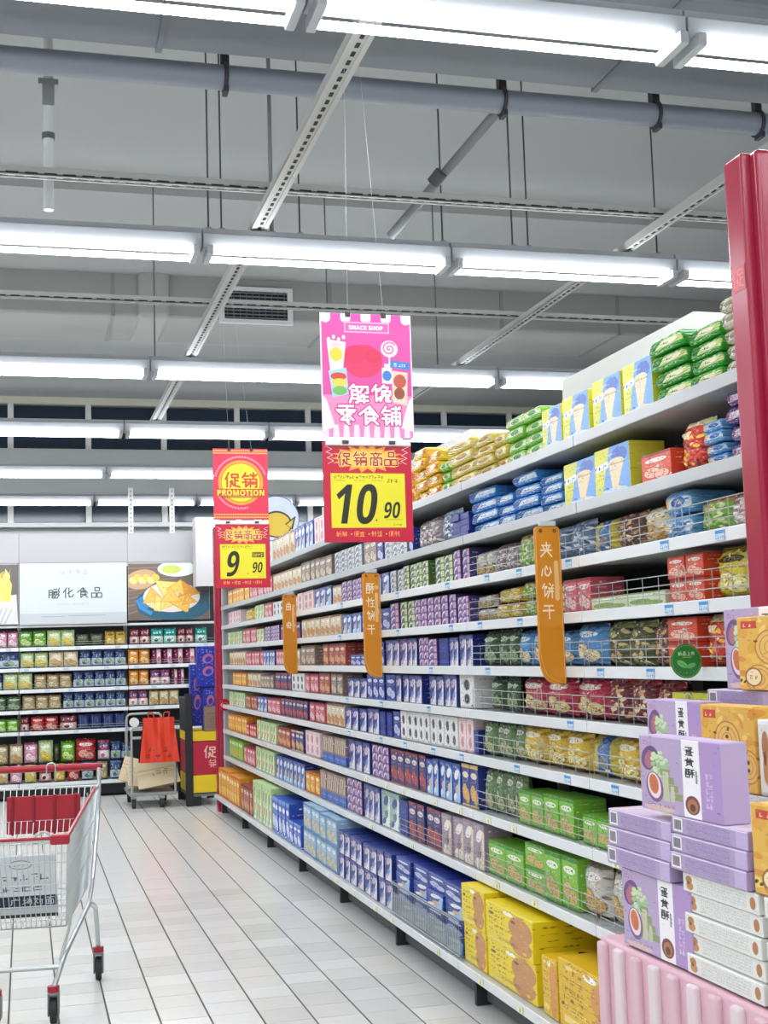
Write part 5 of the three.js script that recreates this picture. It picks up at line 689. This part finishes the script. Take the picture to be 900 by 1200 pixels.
// ---------- pastry display in front, right ----------
{
  const t = thing('stand_in_plinth', 'pink and white striped stand-in plinth, added for a blurred area under the pastry boxes', 'plinth', [1.9, 0, -2.5]);  // added block standing in for a blurred pink patch; carries the boxes
  part('plinth_body', rbox(1.02, 0.88, 1.26, 0, 0.44, 0, 0.01), M('#e0b4c0', 0.6), t);
  for (let k = 0; k < 14; k++) part('stripe', rbox(0.02, 0.87, 0.044, -0.515, 0.437, -0.6 + k * 0.092, 0.009), M(k % 2 ? '#e2d0d4' : '#dcb8c2', 0.6), t);
  for (let k = 0; k < 11; k++) part('stripe', rbox(0.044, 0.87, 0.02, -0.46 + k * 0.092, 0.437, 0.635, 0.009), M(k % 2 ? '#e2d0d4' : '#dcb8c2', 0.6), t);
}
let lidM;
function lidMat(lidColor) { return lidM ||= T(canvas(64, 64, (g) => { rect(g, 0, 0, 64, 64, lidColor); for (let k = 0; k < 14; k++) ell(g, rnd() * 64, rnd() * 64, rr(3, 10), rr(2, 6), ['#d9c3b4', '#b9cf9a', '#e8dfe6', '#cfae9c'][k % 4]); }), 0.45); }
function pastry(id, X, z0, z1, y0, y1, d, label, turn = 0, lidColor, group) {
  const w = z1 - z0 - 0.002, h = y1 - y0 - 0.0012, t = thing(PACK[id][0], label, PACK[id][0].replace('_', ' '), [X, y0, (z0 + z1) / 2], group); t.rotation.y = turn;
  part('carton_body', boxGeo(w, h, d), pm(id), t);
  if (lidColor) part('lid_print', span(0.004, d - 0.004, h - 0.0004, h + 0.0005, -w / 2 + 0.006, w / 2 - 0.006), lidMat(lidColor), t, 'printed box top');
  else part('top_flap', span(0.01, d - 0.01, h - 0.0006, h + 0.0004, -w / 2 + 0.01, w / 2 - 0.01), M(id === 'yel' ? '#e9c468' : id === 'pur' ? '#cdb9de' : '#efefea', 0.5), t);
  return t;
}
pastry('pur', 1.4, -3.0, -2.665, 0.886, 1.068, 0.07, 'lowest upright purple pastry box, left corner of the pile above the pink plinth', 0.02);
pastry('pur', 1.55, -3.0, -2.665, 0.886, 1.068, 0.07, 'upright purple pastry box hidden right behind the lowest upright one');
for (let k = 0; k < 3; k++) pastry('purf', 1.39 + k * 0.004, -3.062, -2.732, 1.069 + k * 0.0445, 1.113 + k * 0.0445, 0.24, `flat purple pastry box, ${['bottom', 'middle', 'top'][k]} one of the left stack of three`, 0, '#d9c9de', 'flat purple boxes of the left stack');
for (let k = 0; k < 5; k++) pastry('whf', 1.4 + (k % 2) * 0.006, -2.692, -2.378, 0.886 + k * 0.0435, 0.929 + k * 0.0435, 0.24, `flat white cookie box, ${ORD[k]} from below in the front stack under flat purple boxes`, 0, 0, 'flat white boxes of the front stack');
for (let k = 0; k < 3; k++) pastry('purf', 1.39 + k * 0.004, -2.728, -2.402, 1.104 + k * 0.039, 1.143 + k * 0.039, 0.24, `flat purple pastry box, ${['bottom', 'middle', 'top'][k]} one of the right stack of three`, 0, '#d9c9de', 'flat purple boxes of the right stack');
pastry('pur', 1.4, -2.87, -2.5, 1.221, 1.392, 0.065, 'upright purple pastry box standing on top of both flat purple stacks', 0.015);
for (let k = 0; k < 5; k++) pastry('whf', 1.4 + (k % 2) * 0.005, -2.36, -2.03, 0.886 + k * 0.0435, 0.929 + k * 0.0435, 0.24, `flat white cookie box, ${ORD[k]} from below in the rightmost stack at picture edge`, 0, 0, 'flat white boxes at the picture edge');
pastry('yel', 1.4, -2.39, -2.06, 1.105, 1.282, 0.06, 'upright yellow cookie box at the right picture edge, beside flat purple stacks');
for (const [z0, z1, l] of [[-3.05, -2.72, 'left'], [-2.715, -2.385, 'middle'], [-2.38, -2.05, 'right']]) for (let k = 0; k < 8; k++) pastry('whf', 1.66 + (k % 2) * 0.004, z0, z1, 0.886 + k * 0.0445, 0.93 + k * 0.0445, 0.26, `flat white cookie box ${ORD[k]} from below in the ${l} rear stack behind purple boxes`, 0, 0, 'flat white boxes of the rear stacks');
pastry('pur', 1.67, -3.37, -3.06, 1.242, 1.452, 0.065, 'upright purple pastry box behind, with yellow cookie box at its right');
for (let k = 0; k < 8; k++) pastry('whf', 1.66 + (k % 2) * 0.004, -3.385, -3.055, 0.886 + k * 0.0445, 0.93 + k * 0.0445, 0.26, `flat white cookie box ${ORD[k]} from below in the farthest rear stack near the shelves`, 0, 0, 'flat white boxes of the rear stacks');
pastry('yel', 1.66, -3.052, -2.79, 1.243, 1.448, 0.065, 'upright yellow cookie box with round cookies, right of rear purple box', -0.01);
pastry('whf', 1.66, -2.78, -2.45, 1.243, 1.42, 0.07, 'upright white cookie box right of the yellow one at picture edge');
for (let k = 0; k < 5; k++) pastry('purf', 1.78, -3.225, -2.9, 1.243 + k * 0.047, 1.29 + k * 0.047, 0.2, `flat purple pastry box ${ORD[k]} from below in the stack behind the upright yellow box`, 0, '#d9c9de', 'flat purple boxes of the rear stack');
pastry('pur', 1.8, -3.16, -2.82, 1.479, 1.69, 0.06, 'highest upright purple pastry box beside the near red post', -0.03);
pastry('yel', 1.77, -3.035, -2.72, 1.479, 1.665, 0.03, 'highest upright yellow cookie box leaning before the highest purple box');

scene.traverse((o) => { if (o.isMesh) { o.castShadow = true; o.receiveShadow = true; } });
renderer.render(scene, camera);
